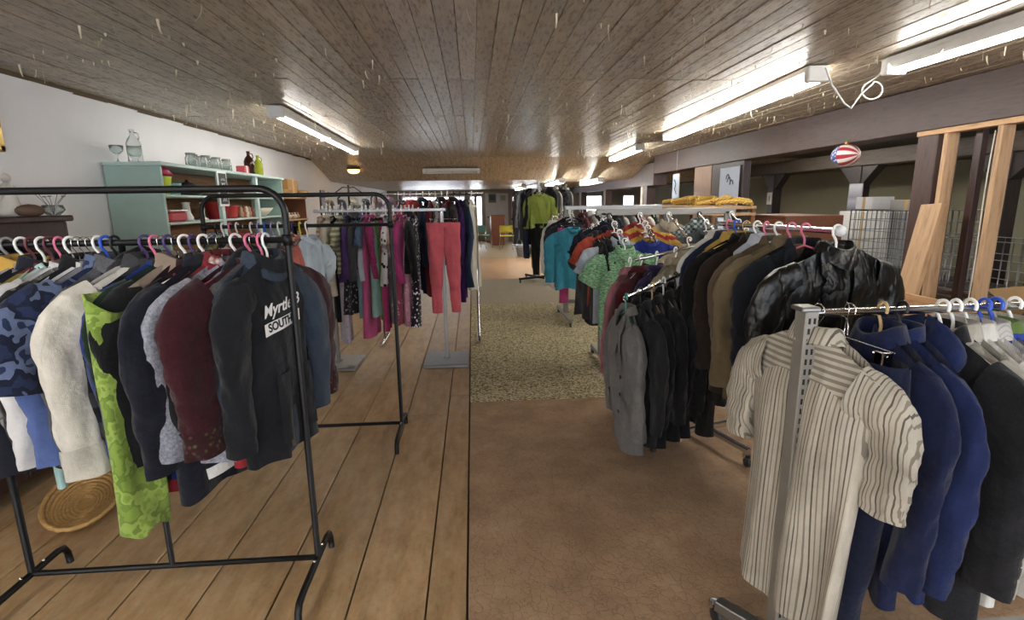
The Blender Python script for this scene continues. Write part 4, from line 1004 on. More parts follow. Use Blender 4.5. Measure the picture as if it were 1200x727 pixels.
MB().tube([(-.58, .0, 1.38), (-.80, -.05, 1.30)], .01, 8).build('sloping_arm', chrome, gb)
PB = 'on the turquoise sweater rack'; GB = 'garments on the turquoise sweater rack'
on_rail((1.175, 6.13, 1.25), (1.2, 6.55, 1.39), [
 ('sweater', fp('2f94b0'), 'turquoise knitted sweater', dict(W=.24, L=.72), 'plastic', 'black'),
 ('trousers', fp('d0478c'), 'bright pink trousers', dict(L=.9, W=.17), 'clip', 'metal'),
 ('sweater', fp('33333a'), 'charcoal pullover', dict(L=.8), 'plastic', 'white'),
 ('cardigan', fp('1d1d22'), 'black knit cardigan', dict(L=.85), 'plastic', 'white')], PB, GB, .05, seed=51)
on_rail((.96, 6.58, 1.30), (1.16, 6.62, 1.37), [
 ('shirt', fp('d4d0cc'), 'creamy white blouse', dict(L=.8), 'plastic', 'white'),
 ('shirt', fp('c4a7a4'), 'blush blouse', dict(L=.8), 'plastic', 'white'),
 ('sweater', fp('4a4a50'), 'ash grey sweater', dict(L=.8), 'plastic', 'black')], PB, GB, .1, seed=52)
bl = [('6a2238', 'burgundy'), ('d5d2cc', 'snow white'), ('2a2a2f', 'jet black'), ('8a8d92', 'silver grey'), ('3b4350', 'blue-grey'), ('b8b2a8', 'dove grey'), ('7c7f84', 'pewter grey'), ('a72c34', 'cherry red'), ('c9c2b4', 'cream'), ('2e3a33', 'bottle green')]
on_rail((1.32, 6.60, 1.425), (2.3, 6.60, 1.425), [(('sweater', 'shirt', 'jacket')[i % 3], fp(c), n+' '+('sweater', 'blouse', 'jacket')[i % 3], dict(L=.66), 'plastic', ('white', 'clear')[i % 2]) for i, (c, n) in enumerate(bl)], PB, GB, .12, seed=53)

# ------------------------------------------------------------------ far rack with the lime sweater
gc = empty('four_way_rack', (1.25, 10.1, 0)); tag(gc, 'tall chrome rack with lime sweater over black trousers', 'rack')
MB().bbox(-.02, .02, -.02, .02, .05, 1.9, .004).build('post', steel, gc, smooth=False)
for a in (0.5, .5+PI/2):
    MB().bbox(-.45, .45, -.018, .018, .06, .10, .004).build('foot', black_metal, gc, (0, 0, 0), a, smooth=False)
    for s in (-1, 1): caster(gc, (.43*s*math.cos(a), .43*s*math.sin(a)))
MB().tube([(0, 0, 1.85), (-.4, .1, 1.78)], .01, 8).build('sloping_arm', chrome, gc)
MB().tube([(0, 0, 1.85), (.55, .15, 1.80)], .01, 8).build('straight_arm', chrome, gc)
MB().tube([(0, 0, 1.80), (.0, -.3, 1.70)], .01, 8).build('sloping_arm', chrome, gc)
PC = 'on the far tall rack'; GC = 'garments on the far tall rack'
on_rail((1.26, 9.82, 1.70), (1.25, 10.05, 1.78), [
 ('sweater', fp('93a33c'), 'lime green pleated sweater', dict(W=.22, L=.62), 'plastic', 'white'),
 ('cardigan', fp('23242c'), 'black draped cardigan', dict(L=.85), 'plastic', 'white')], PC, GC, .04, seed=61)
hang((1.27, 9.88, 1.22), 0, ('trousers', fp('0d0d10'), 'black dress trousers', dict(L=.95, W=.19), 'clip', 'metal'), 'under the lime sweater '+PC, GC)
on_rail((.80, 10.2, 1.74), (1.2, 10.12, 1.82), [
 ('coat', fp('565a60'), 'grey raincoat', dict(L=.95), 'plastic', 'white'),
 ('shirt', fp('9b9ea2'), 'light grey tunic', dict(L=.9), 'plastic', 'white'),
 ('dress', fp('26345c', 'denim', '1a2648'), 'blue denim dress', dict(L=1.25, W=.2), 'plastic', 'white'),
 ('coat', fp('191b26'), 'midnight blue coat', dict(L=1.0), 'plastic', 'white'),
 ('dress', fp('b8b4ae', 'floral', '4a4a52', '8a8680', .8), 'grey flowered long dress', dict(L=1.45, W=.19), 'plastic', 'white')], PC, GC, .1, seed=62)
on_rail((1.42, 10.14, 1.82), (1.85, 10.26, 1.80), [
 ('shirt', fp('2f3036', 'floral', '8d8d94', '55555c'), 'black patterned blouse', dict(L=.8), 'plastic', 'white'),
 ('shirt', fp('c9c4bc'), 'chalk white blouse', dict(L=.8), 'plastic', 'white'),
 ('jacket', fp('3d4146', 'camo', '24262a', '6a6e74'), 'grey camouflage jacket', dict(L=.8), 'plastic', 'white'),
 ('shirt', fp('a8a4a0'), 'fog grey blouse', dict(L=.8), 'plastic', 'white')], PC, GC, .1, seed=63, flip=False)

# ------------------------------------------------------------------ mint green shelf unit on the left wall
mint = plain('mint_paint', 'a0b9b0', .5); mint_edge = plain('mint_edge_paint', 'bacfcb', .5)
HX0, HX1, HY0, HY1 = -2.935, -2.50, 4.60, 7.42
hu = empty('shelf_unit', (HX1, HY0, 0)); tag(hu, 'mint green painted shelf unit with brown wooden back', 'shelf')
D_ = HX0-HX1
def hb(n, x0, x1, y0, y1, z0, z1, m, b=.005): return MB().bbox(x0, x1, y0, y1, z0, z1, b).build(n, m, hu, smooth=False)
LY = HY1-HY0
for z in (1.37, 1.60): hb('shelf', D_+.03, .005, .04, LY-.04, z-.02, z, mint_edge)
hb('top', D_, .02, -.01, LY+.01, 1.83, 1.86, mint_edge)
hb('side_panel', D_, 0, 0, .035, .9, 1.83, mint); hb('side_panel', D_, 0, LY-.035, LY, .9, 1.83, mint)
hb('back_panel', D_, D_+.02, .03, LY-.03, .9, 1.83, wood('back_wood', '8d6440', '5f4027', 1, .6, False))
for q in (1.02, 1.93): hb('stile', -.03, .012, q-.03, q+.03, .9, 1.83, mint_edge)
hb('worktop', D_, .06, -.02, LY+.02, .88, .915, brown_wood)
for k in range(3):
    a = LY*k/3; c = hb('cabinet', D_, .02, a+.004, a+LY/3-.004, .06, .88, mint)
    d = MB().bbox(.02, .038, a+.03, a+LY/3-.03, .1, .84, .006).build('door', mint_edge, c, smooth=False)
hb('plinth', D_, 0, .02, LY-.02, 0, .06, dark_wood)
def at_h(y, z, dx=-.2): return (HX1+dx, HY0+y, z)
def lathe_thing(n, prof, m, loc, label, cat, seg=18, extra=None, group=None):
    o = MB().lathe(prof, seg).build(n, m, None, loc); tag(o, label, cat, group)
    return o
glass = glassy('clear_glass', 'eef4f2', .04, .9)
jar = [(0, 0), (.045, 0), (.05, .01), (.05, .085), (.04, .105), (.04, .12), (.034, .12), (.034, .10), (.044, .082), (.044, .012), (0, .01)]
jl = MB().lathe([(0, .012), (.042, .012), (.042, 0), (.043, .0), (.043, .014), (0, .016)], 18)
jarm = MB().lathe(jar, 18).mesh('glass_jar', glass); lidm = MB().lathe([(.043, 0), (.044, .014), (0, .016)], 18).mesh('lid', steel)
for k, (y, dx) in enumerate(((.72, -.1), (.86, -.15), (1.0, -.1), (1.1, -.2), (1.22, -.1), (1.33, -.18), (1.45, -.1), (1.56, -.15))):
    o = link('glass_jar', jarm, None, at_h(y, 1.86, dx)); tag(o, 'clear glass canning jar in the row on top of the mint shelf unit', 'jar', 'canning jars on the mint shelf unit')
    link('lid', lidm, o, (0, 0, .116))
def bottle(loc, m, label, s=1., n='bottle'):
    o = MB().lathe([(0, 0), (.055*s, 0), (.06*s, .02*s), (.06*s, .16*s), (.045*s, .20*s), (.018*s, .235*s), (.018*s, .27*s), (.022*s, .272*s), (.022*s, .285*s), (0, .285*s)], 18).build(n, m, None, loc); tag(o, label, 'bottle')
    MB().tube([(.02*s, 0, .26*s), (.05*s, 0, .25*s), (.055*s, 0, .215*s), (.045*s, 0, .195*s)], .006*s, 6).build('handle', m, o); return o
bottle(at_h(2.1, 1.86, -.12), glassy('brown_glass', '3a1c12', .08, .3), 'dark brown glass jug on top of the mint shelf unit', .95)
bottle(at_h(2.32, 1.86, -.1), glassy('green_glass', 'b5c23a', .08, .4), 'yellow-green glass bottle on top of the mint shelf unit', .85)
bottle(at_h(.08, 1.86, -.22), glass, 'large clear glass jug on top corner of the mint shelf unit', .9)
for k, (y, dx) in enumerate(((.05, -.34), (.22, -.3))):
    tag(MB().lathe([(.0, 0), (.03, 0), (.006, .01), (.006, .05), (.045, .09), (.05, .13), (.047, .13), (.042, .09), (0, .06)], 16).build('glass_goblet', glass, None, at_h(y, 1.86, dx)), 'clear stemmed glass dish beside the large glass jug', 'glass', 'stemmed glass dishes')
rb = MB().bbox(-.05, .05, -.06, .06, 0, .09, .006).build('gift_box', plain('pink_red_card', 'c9525c', .6), None, at_h(1.9, 1.86, -.12), smooth=False); tag(rb, 'small red box beside the brown jug', 'box'); MB().bbox(-.052, .052, -.015, .015, 0, .092, .002).build('ribbon', white_plastic, rb, smooth=False)
pot = [(0, 0), (.075, 0), (.10, .14), (.105, .15), (.095, .15), (.07, .015), (0, .012)]
bowl = [(0, 0), (.05, 0), (.09, .03), (.13, .08), (.125, .08), (.085, .035), (0, .012)]
lathe_thing('flower_pot', pot, plain('lime_glaze', 'c3d64a', .4), at_h(.17, 1.60, -.12), 'lime yellow flower pot on the upper mint shelf', 'pot')
b_ = lathe_thing('bowl', bowl, plain('magenta_bowl', 'b8345a', .4), at_h(.17, 1.755, -.13), 'magenta bowl upturned in the lime pot', 'bowl'); b_.rotation_euler = (PI, 0, 0); b_.location.z += .09
lathe_thing('pot', pot, plain('aqua_glaze', '7fc4c4', .4), at_h(.42, 1.60, -.14), 'small aqua pot on the upper mint shelf', 'pot').scale = (.7, .7, .7)
lathe_thing('casserole_dish', [(0, 0), (.09, 0), (.12, .02), (.12, .09), (.125, .095), (.06, .12), (.015, .13), (.015, .15), (0, .15)], plain('dark_enamel', '2c2a2d', .3), at_h(.75, 1.60, -.18), 'dark lidded casserole dish on the upper mint shelf', 'dish')
lathe_thing('platter', [(0, 0), (.1, 0), (.17, .03), (.165, .035), (0, .012)], plain('grey_stoneware', '8c8f92', .4), at_h(1.4, 1.60, -.2), 'grey stoneware platter beside the chalkboard', 'plate')
wb = MB().bbox(-.1, .1, -.13, .13, 0, .13, .008).build('white_box', plain('white_card', 'dcdcdc', .6), None, at_h(2.3, 1.60, -.15), smooth=False); tag(wb, 'white cardboard box on the upper mint shelf', 'box'); MB().bbox(.1, .102, -.06, .06, .03, .10, .0005).build('label_patch', plain('red_print', 'b8343c', .6), wb, smooth=False)
pt = MB().lathe([(0, 0), (.05, 0), (.055, .03), (.035, .07), (.03, .15), (.04, .17), (0, .175)], 16).build('vase', plain('white_ceramic', 'e3e0dc', .3), None, at_h(.62, 1.37, -.15)); tag(pt, 'white ceramic vase on the lower mint shelf', 'vase')
lathe_thing('candlestick', [(0, 0), (.045, 0), (.045, .012), (.016, .03), (.014, .15), (.026, .16), (.024, .17), (0, .17)], plain('cream_ceramic', 'dad4c6', .35), at_h(.82, 1.37, -.1), 'slim cream candlestick beside the white vase', 'candlestick')
tb = MB().bbox(-.09, .09, -.14, .14, 0, .09, .02).build('plastic_tub', plain('red_plastic', 'b03338', .4), None, at_h(.26, 1.37, -.12), smooth=False); tag(tb, 'red plastic tub with white lid on the lower mint shelf', 'tub'); MB().bbox(-.095, .095, -.145, .145, .09, .105, .006).build('lid', white_plastic, tb, smooth=False)
lathe_thing('flower_pot', pot, plain('scarlet_glaze', 'b22a2e', .35), at_h(1.2, 1.37, -.14), 'glossy scarlet flower pot on the lower mint shelf', 'pot').scale = (1.15, 1.15, 1.15)
lathe_thing('bucket', pot, plain('tomato_enamel', 'c23b3a', .35), at_h(1.5, 1.37, -.14), 'tomato red bucket behind the chalkboard', 'bucket').scale = (.9, .9, .9)
lathe_thing('mixing_bowl', bowl, plain('cream_enamel', 'e0dcc8', .35), at_h(2.3, 1.37, -.14), 'large cream mixing bowl on the lower mint shelf', 'bowl').scale = (1.3, 1.3, 1.3)
for k in range(9):
    o = MB().lathe([(0, 0), (.03, 0), (.022, .02), (.03, .05), (.018, .08), (.024, .10), (.012, .125), (0, .13)], 12).build('figurine', plain('figurine_%d' % (k % 3), ('b08a6a', '8d4a44', 'd4c6b4')[k % 3], .5), None, at_h(1.68+(k % 5)*.075, 1.37, -.10-.12*(k//5)))
    tag(o, 'small '+('tan', 'brick red', 'ivory')[k % 3]+' figurine crowded on the lower mint shelf', 'figurine', ('tan', 'brick red', 'ivory')[k % 3]+' figurines')
# chalkboard fixed to the middle stile
cb = empty('chalkboard_sign', (HX1+.016, HY0+1.02, 1.50)); tag(cb, 'tall chalkboard sign with white frame on the mint shelf unit', 'sign')
MB().bbox(0, .012, -.10, .10, 0, .34, .003).build('frame', white_plastic, cb, smooth=False)
MB().bbox(.012, .015, -.08, .08, .02, .32, .001).build('slate', plain('chalk_slate', (.05, .055, .06), .8), cb, smooth=False)
for z in (.26, .22, .09, .06): MB().tube([(.0165, -.045+.09*q, z+.012*math.sin(q*14+z*60)) for q in np.linspace(0, 1, 20)], .0022, 5).build('chalk_writing', ink, cb)
# brown shelf further along
bs = empty('side_shelf', (-2.62, 7.6, 0)); tag(bs, 'brown wooden shelf with woven hats past the mint unit', 'shelf')
for z in (1.30, 1.62): MB().bbox(-.34, .02, 0, 1.15, z-.025, z, .004).build('shelf', pine_h, bs, smooth=False)
MB().bbox(-.34, -.32, 0, 1.15, .0, 1.70, .004).build('back_panel', brown_wood, bs, smooth=False)
for y in (0, 1.13): MB().bbox(-.34, .0, y, y+.02, 0, 1.62, .004).build('side_panel', brown_wood, bs, smooth=False)
cbx = MB().bbox(-.12, .12, -.22, .22, 0, .26, .006).build('cardboard_box', plain('cardboard', 'b48a54', .8), None, (-2.78, 8.35, 1.62), smooth=False); tag(cbx, 'plain cardboard box on the brown shelf', 'box'); MB().bbox(.118, .122, -.03, .03, .0, .262, .0005).build('tape', plain('tape', 'c9a874', .4), cbx, smooth=False)
def basket(loc, r, h, label, m, n='basket'):
    o = empty(n, loc); tag(o, label, 'basket')
    for k in range(7):
        q = k/6; rr = r*(.75+.25*q)
        MB().tube([(rr*math.cos(a), rr*math.sin(a), .006+h*q+.004*math.sin(a*16+k*PI)) for a in np.linspace(0, 2*PI, 40, endpoint=False)], h/13, 6, True).build('coil', m, o)
    MB().lathe([(0, 0), (r*.76, 0), (r*.76, .008), (0, .008)], 24).build('base', m, o); return o
wick = wood('wicker', 'c19a60', '8a6534', 0, .6, False, 3.)
basket((-2.66, 7.95, 1.62), .11, .09, 'small round wicker basket beside the cardboard box', wick)
hat = MB().lathe([(.17, 0), (.165, .006), (.09, .012), (.088, .07), (.07, .10), (0, .105)], 24).build('straw_hat', wick, None, (-2.66, 8.3, 1.625)); hat.location = (-2.60, 8.58, 1.62); tag(hat, 'round straw hat in front of the cardboard box', 'hat')
for k in range(8):
    tag(MB().ball((0, 0, .035), .035, 10, 7, (1, 1.2, 1)).lathe([(.012, .06), (.018, .085), (0, .10)], 8).build('trinket', plain('trinket_%d' % (k % 2), ('d9cfc4', 'b9a184')[k % 2], .5), None, (-2.70, 7.68+k*.125, 1.30)), ('pale', 'tan')[k % 2]+' round trinket on the lower brown shelf', 'ornament', ('pale', 'tan')[k % 2]+' trinkets')

# ------------------------------------------------------------------ dark cabinet behind the first rack
dc = empty('cabinet', (-2.42, 3.0, 0)); tag(dc, 'dark mahogany cabinet with arched opening against the white wall', 'cabinet')
def db(n, *a, m=dark_wood, p=None): return MB().bbox(*a, .008).build(n, m, p or dc, smooth=False)
db('top', -.49, .03, -.85, .42, 1.425, 1.46); db('side_panel', -.48, 0, .37, .40, 0, 1.425); db('side_panel', -.48, 0, -.83, -.80, 0, 1.425)
db('back_panel', -.48, -.46, -.8, .37, 0, 1.425); db('shelf', -.46, 0, -.8, .37, .86, .89)
ar = [(0, .37, 1.425), (0, -.8, 1.425)]+[(0, -.8+1.17*q, 1.20+.13*math.sin(PI*q)) for q in np.linspace(0, 1, 15)]
MB().add(ar+[(-.02, y_, z_) for _, y_, z_ in ar], [tuple(range(17)), tuple(range(33, 16, -1))]+[(i, (i+1) % 17, 17+(i+1) % 17, 17+i) for i in range(17)]).build('arched_rail', dark_wood, dc, smooth=False)
for a, b in ((-.8, -.22), (-.21, .37)):
    d = db('door', 0, .02, a, b, .08, .85); MB().ball((.035, (a+b)/2+.2*(1 if a < -.5 else -1), .5), .014).build('knob', chrome, d)
# angels, glass plants on the cabinet
stone = plain('white_plaster_figure', 'cfcac2', .6)
def angel(loc, s, label):
    o = empty('angel_statue', loc); tag(o, label, 'statue'); o.scale = (s, s, s); o.rotation_euler = (0, 0, .5)
    MB().lathe([(0, 0), (.06, 0), (.065, .02), (.05, .06), (.035, .13), (.04, .17), (.018, .195), (.0, .2)], 16).build('robe', stone, o)
    MB().ball((0, 0, .222), .026).build('head', stone, o)
    for sd in (-1, 1):
        A = []
        for q in np.linspace(0, 1, 8):
            c = np.array((-.025, sd*(.02+.10*math.sin(q*2.2)), .10+.15*q)); w_ = .035*math.sin(PI*min(.97, q+.06))+.004
            A.append([(c[0]+.010*math.cos(t_), c[1]+sd*w_*math.sin(t_)*.8, c[2]+w_*math.cos(t_)*.6) for t_ in np.linspace(0, 2*PI, 12, endpoint=False)])
        MB().rings(A, True, True, True).build('wing', stone, o)
        MB().tube([(.0, sd*.035, .17), (.04, sd*.03, .14), (.05, 0, .15)], .010, 8).build('arm', stone, o)
angel((-2.60, 3.25, 1.46), .95, 'white angel statue with spread wings on the dark cabinet')
angel((-2.66, 3.10, 1.46), .8, 'smaller white angel statue on the dark cabinet')
rk = MB().ball((0, 0, .03), .06, 12, 8, (1, 1.3, .6)).build('rock', plain('brown_rock', '6d5646', .8, 0, .6, 30), None, (-2.48, 3.22, 1.46)); tag(rk, 'small brown rock beside the white angel', 'rock')
gp = empty('wire_flower_ornament', (-2.47, 3.375, 1.46)); tag(gp, 'thin wire flower ornament in glass bowl on the dark cabinet', 'ornament')
MB().lathe([(0, 0), (.03, 0), (.06, .03), (.05, .06), (.047, .06), (.055, .03), (0, .006)], 18).build('bowl', glass, gp)
for k in range(7):
    a = k*.9; top = (.07*math.cos(a), .09*math.sin(a), .11+.02*(k % 3)); s_ = MB().tube([(0, 0, .01), (top[0]*.4, top[1]*.4, .07), top], .0016, 5).build('stem', plain('grey_wire', '5f6468', .5), gp)
    MB().ball(top, .012, 8, 6, (1, 1, .4)).build('petal', plain('grey_petal', '8e9298', .5), s_)
# wicker tray on the floor
wt = empty('wicker_tray', (-2.02, 2.62, 0), .5); tag(wt, 'oval wrapped wicker tray on the floor under the hanging sweatshirts', 'tray')
for k in range(9):
    q = k/8; MB().tube([(.16*(.25+.75*q)*math.cos(a), .34*(.25+.75*q)*math.sin(a), .012+.05*q**3+.003*math.sin(20*a+k*PI)) for a in np.linspace(0, 2*PI, 48, endpoint=False)], .011, 6, True).build('coil', wick, wt)
MB().add([(0, 0, .008)]+[(.05*math.cos(a), .1*math.sin(a), .008) for a in np.linspace(0, 2*PI, 16, endpoint=False)], [(0, i+1, (i+1) % 16+1) for i in range(16)]).build('base', wick, wt)
# gilt picture at the very left
gf = empty('framed_picture', (wx(3.45), 3.45, 1.85)); tag(gf, 'gilt framed picture high on the white left wall', 'picture')
m = MB(); gold = plain('gilt', 'c9a85a', .35, .4)
for a in ((-.22, -.18, 0, .34), (.18, .22, 0, .34), (-.22, .22, 0, .04), (-.22, .22, .30, .34)): m.bbox(.0, .03, a[0], a[1], a[2], a[3], .006)
m.build('frame', gold, gf, smooth=False); MB().box(.004, .008, -.19, .19, .03, .31).build('canvas', plain('sepia_canvas', '6d5a44', .7), gf, smooth=False)

# ------------------------------------------------------------------ coat tree and rack far left
ct = empty('coat_tree', (-1.80, 8.1, 0)); tag(ct, 'black metal coat tree with curled arms by the white wall', 'coat stand')
MB().tube([(0, 0, .02), (0, 0, 1.78)], .014, 8).build('pole', black_metal, ct)
for a in (.2, .2+PI/2, .2+PI, .2+1.5*PI):
    ca, sa = math.cos(a), math.sin(a)
    MB().tube([(0, 0, 1.74), (.08*ca, .08*sa, 1.75), (.2*ca, .2*sa, 1.66), (.26*ca, .26*sa, 1.64), (.29*ca, .29*sa, 1.68)], .009, 6).build('arm', black_metal, ct)
    MB().tube([(0, 0, .2), (.18*ca, .18*sa, .1), (.26*ca, .26*sa, .0)], .009, 6).build('leg', black_metal, ct)
br = empty('garment_rack', (-1.75, 8.6, 0)); tag(br, 'low black rack behind the coat tree', 'rack')
MB().tube([(-.6, 0, 0), (-.6, 0, 1.62), (.62, 0, 1.66), (.62, 0, 0)], .014, 8).build('frame', black_metal, br)
for px in (-.3, .2): MB().tube([(px, 0, 1.62), (px, -.12, 1.6), (px, -.12, 1.5)], .01, 6).build('hook', black_metal, br)
for s in (-.6, .62): MB().tube([(s, -.25, .012), (s, .25, .012)], .012, 8).build('foot', black_metal, br)
on_rail((-1.2, 8.6, 1.64), (-2.3, 8.6, 1.61), [('coat', fp(c), n+' coat', dict(L=.9), 'plastic', 'white') for c, n in (('9b7fa0', 'mauve'), ('c9b0bc', 'pale rose'), ('5c6470', 'storm grey'), ('b8b2a2', 'biscuit'), ('38404e', 'gunmetal'), ('7a6a58', 'fawn'))], 'on the rack behind the coat tree', 'coats behind the coat tree', .2, seed=91)
sp = empty('framed_picture', (wx(7.9)+.005, 11.2, 1.35)); sp.location = (wx(11.2)+.002, 11.4, 1.42); tag(sp, 'small dark framed picture on the far white wall', 'picture')
MB().bbox(0, .02, -.16, .16, 0, .38, .005).build('frame', dark_wood, sp, smooth=False); MB().box(.02, .022, -.12, .12, .04, .34).build('print', plain('grey_print', '8d8a90', .6), sp, smooth=False)

# ------------------------------------------------------------------ side room behind the beam
# wooden crates behind the slotted rack
def crate(loc, w_, d_, h_, label, rz=0):
    o = empty('wooden_bin', loc, rz); tag(o, label, 'crate'); t_ = .022
    for n, a in (('side_board', (-w_/2, w_/2, -d_/2, -d_/2+t_)), ('side_board', (-w_/2, w_/2, d_/2-t_, d_/2)), ('end_board', (-w_/2, -w_/2+t_, -d_/2+t_, d_/2-t_)), ('end_board', (w_/2-t_, w_/2, -d_/2+t_, d_/2-t_))):
        for k in range(2): MB().bbox(a[0], a[1], a[2], a[3], h_*k/2+.003, h_*(k+1)/2-.003, .003).build(n, pine_h, o, smooth=False)
    MB().bbox(-w_/2+t_, w_/2-t_, -d_/2+t_, d_/2-t_, 0, .02, .003).build('bottom_board', pine_h, o, smooth=False); return o
tbl = empty('work_table', (2.95, 3.05, 0)); tag(tbl, 'plain wooden table carrying the pine bins', 'table')
MB().bbox(-.42, .42, -.95, .85, .46, .50, .006).build('table_top', brown_wood, tbl, smooth=False)
for sx in (-.38, .38):
    for sy in (-.9, .8): MB().bbox(sx-.03, sx+.03, sy-.03, sy+.03, 0, .46, .004).build('leg', brown_wood, tbl, smooth=False)
crate((2.93, 3.45, .50), .62, .60, .30, 'open pine bin on the table by the leaning board')
crate((2.93, 2.70, .50), .62, .80, .30, 'long open pine bin behind the slotted steel rack')
# wire cages
wirem = plain('cage_wire', (.25, .25, .26), .4, .8)
def cage(loc, w_, d_, h_, label, step=.075):
    o = empty('wire_cage', loc); tag(o, label, 'cage')
    for n, f, A in (('front_panel', lambda a, b: (0, a, b), d_), ('back_panel', lambda a, b: (w_, a, b), d_), ('side_panel', lambda a, b: (a, 0, b), w_), ('side_panel', lambda a, b: (a, d_, b), w_)):
        m = MB(); k = int(A/step)
        for i in range(k+1): m.tube([f(A*i/k, 0), f(A*i/k, h_)], .004 if i % k else .008, 5)
        k2 = int(h_/(step*1.6))
        for i in range(k2+1): m.tube([f(0, h_*i/k2), f(A, h_*i/k2)], .0045, 5)
        m.build(n, wirem, o)
    MB().box(0, w_, 0, d_, .005, .015).build('tray', rubber, o, smooth=False)
cage((5.1, 5.6, .55), .6, 1.3, .80, 'tall wire cage under the landscape picture')
cage((5.0, 4.2, .55), .6, 1.2, .52, 'low wire cage beside the tall one', .09)
stt = empty('low_table', (5.35, 5.4, 0)); tag(stt, 'long dark table under the wire cages', 'table')
MB().bbox(-.45, .45, -1.6, 1.7, .5, .55, .006).build('table_top', dark_wood, stt, smooth=False)
for sx in (-.4, .4):
    for sy in (-1.5, 1.6): MB().bbox(sx-.03, sx+.03, sy-.03, sy+.03, 0, .5, .004).build('leg', dark_wood, stt, smooth=False)
def cbox(loc, w_, d_, h_, c, label, rz=0, flaps=False):
    o = MB().bbox(-w_/2, w_/2, -d_/2, d_/2, 0, h_, .006).build('carton', plain('carton_'+c, c, .8), None, loc, rz, smooth=False); tag(o, label, 'box')
    MB().bbox(-w_/2-.001, w_/2+.001, -.025, .025, .0, h_+.001, .001).build('tape', plain('tape', 'c9a874', .4), o, smooth=False)
    if flaps:
        for s in (-1, 1): MB().add([(-w_/2, s*d_/2, h_), (w_/2, s*d_/2, h_), (w_/2, s*d_*.75, h_+.09), (-w_/2, s*d_*.75, h_+.09)], [(0, 1, 2, 3)]).build('flap', plain('carton_'+c, c, .8), o, smooth=False)
    return o
cbox((5.3, 6.75, 1.35), .3, .3, .16, 'd8d8da', 'white carton on top of the tall wire cage')
cbox((5.35, 6.1, 1.35), .35, .45, .12, '9d9c98', 'pale grey carton on top of the tall wire cage', .1)
cbox((4.75, 3.9, 0), .5, .5, .62, '9a7a52', 'tall brown carton with open flaps below the leaning board', .2, True)
cbox((4.5, 3.15, 0), .5, .6, .70, 'a5875c', 'brown carton behind the pine studs', -.1, True)
cbox((5.0, 2.5, 0), .6, .5, .66, '8d7049', 'dull brown carton with open flaps near the olive wall', .3, True)
cbox((5.9, 7.4, 0), .5, 1.0, 1.30, 'c9c9c6', 'tall white carton beside the bracket post')
# dark sofa shape
sf = empty('armchair', (6.2, 4.6, 0)); tag(sf, 'black upholstered armchair in the dim side room', 'chair')
for n, a in (('seat', (-.35, .35, -.5, .5, .12, .46)), ('backrest', (.3, .5, -.5, .5, .3, 1.0)), ('armrest', (-.35, .4, -.62, -.5, .12, .64)), ('armrest', (-.35, .4, .5, .62, .12, .64))): MB().bbox(*a, .05).build(n, fp('17171a'), sf)
for sx in (-.3, .4):
    for sy in (-.55, .55): MB().tube([(sx, sy, 0), (sx, sy, .14)], .02, 8).build('leg', dark_wood, sf)
# brown chest and shelf with straw braids
ch = empty('chest_of_drawers', (4.5, 7.3, 0)); tag(ch, 'brown wooden chest behind the jacket hangers', 'chest')
MB().bbox(-.4, .4, -.55, .55, .04, 1.28, .01).build('body', wood('chest_wood', '7a4a33', '55301f', 1, .5, False), ch, smooth=False)
for k in range(4): d = MB().bbox(-.42, -.4, -.5, .5, .1+k*.29, .36+k*.29, .006).build('drawer', brown_wood, ch, smooth=False); MB().ball((-.435, 0, .23+k*.29), .016).build('knob', chrome, d)
shf = empty('straw_shelf', (3.30, 7.55, 0)); tag(shf, 'pine shelf piled with golden straw braids', 'shelf')
MB().bbox(-.28, .28, -1.0, 1.0, 1.30, 1.335, .004).build('shelf', pine_h, shf, smooth=False); MB().bbox(-.28, .28, -1.0, 1.0, 1.38, 1.42, .004).build('shelf', pine_h, shf, smooth=False); 
for sy in (-.97, .97):
    for sx in (-.25, .25): MB().bbox(sx-.025, sx+.025, sy-.025, sy+.025, 0, 1.42, .004).build('leg', brown_wood, shf, smooth=False)
straw = wood('straw', 'd9b45c', 'a67c2c', 0, .6, False, 2.)
rr = random.Random(5)
for k in range(14):
    y0 = 6.65+k*.125; L = rr.uniform(.35, .6); a = rr.uniform(-1.1, 1.1); m = MB(); zz = 1.42+.025+.03*(k % 3)
    for s in range(3):
        m.tube([(L*(q-.5), .018*math.sin(q*22+s*2.1), .018*math.cos(q*22+s*2.1)+.03*math.sin(PI*q)) for q in np.linspace(0, 1, 26)], .013, 6)
    o = m.build('straw_braid', straw, None, (3.30+rr.uniform(-.05, .05), y0, zz), a+PI/2); tag(o, 'golden plaited straw braid in the pile on the pine shelf', 'braid', 'straw braids on the pine shelf')
# patriotic ball ornament
pb = empty('ball_ornament', (3.56, 4.98, 1.80)); tag(pb, 'red white and blue flag ball hanging from the long beam', 'ornament')
t = NT('flag_ball'); S = t.sep(); ang = t.math('ARCTAN2', S['Z'], S['X'])
f = t.math('FRACT', t.math('MULTIPLY', ang, 1.27)); red = t.ramp(f, [(0, srgb('a8303c')), (.5, srgb('e4dcd8'))], True)
star = t.ramp(t.voro(34), [(0, srgb('e8e8ee')), (.28, srgb('4a5a96'))], True)
t.base(t.mix(t.math('LESS_THAN', t.math('ADD', S['Y'], t.math('MULTIPLY', S['X'], -.75)), -.015) if False else t.math('GREATER_THAN', S['Y'], .02), red, star)); t.rough(.35)
bl_ = MB().ball((0, 0, 0), .105, 24, 16, (1, 1.25, .95)).build('ball', t.m, pb, (0, 0, .1)); bl_.rotation_euler = (0, 0, .35)
MB().lathe([(.012, 0), (.018, .012), (.01, .03), (0, .034)], 10).build('cap', gold, pb, (0, 0, .195)); MB().tube([(0, 0, .22), (.05, 0, .26), (.085, 0, .30)], .002, 5).build('string', plain('twine', 'a58a5a', .8), pb)
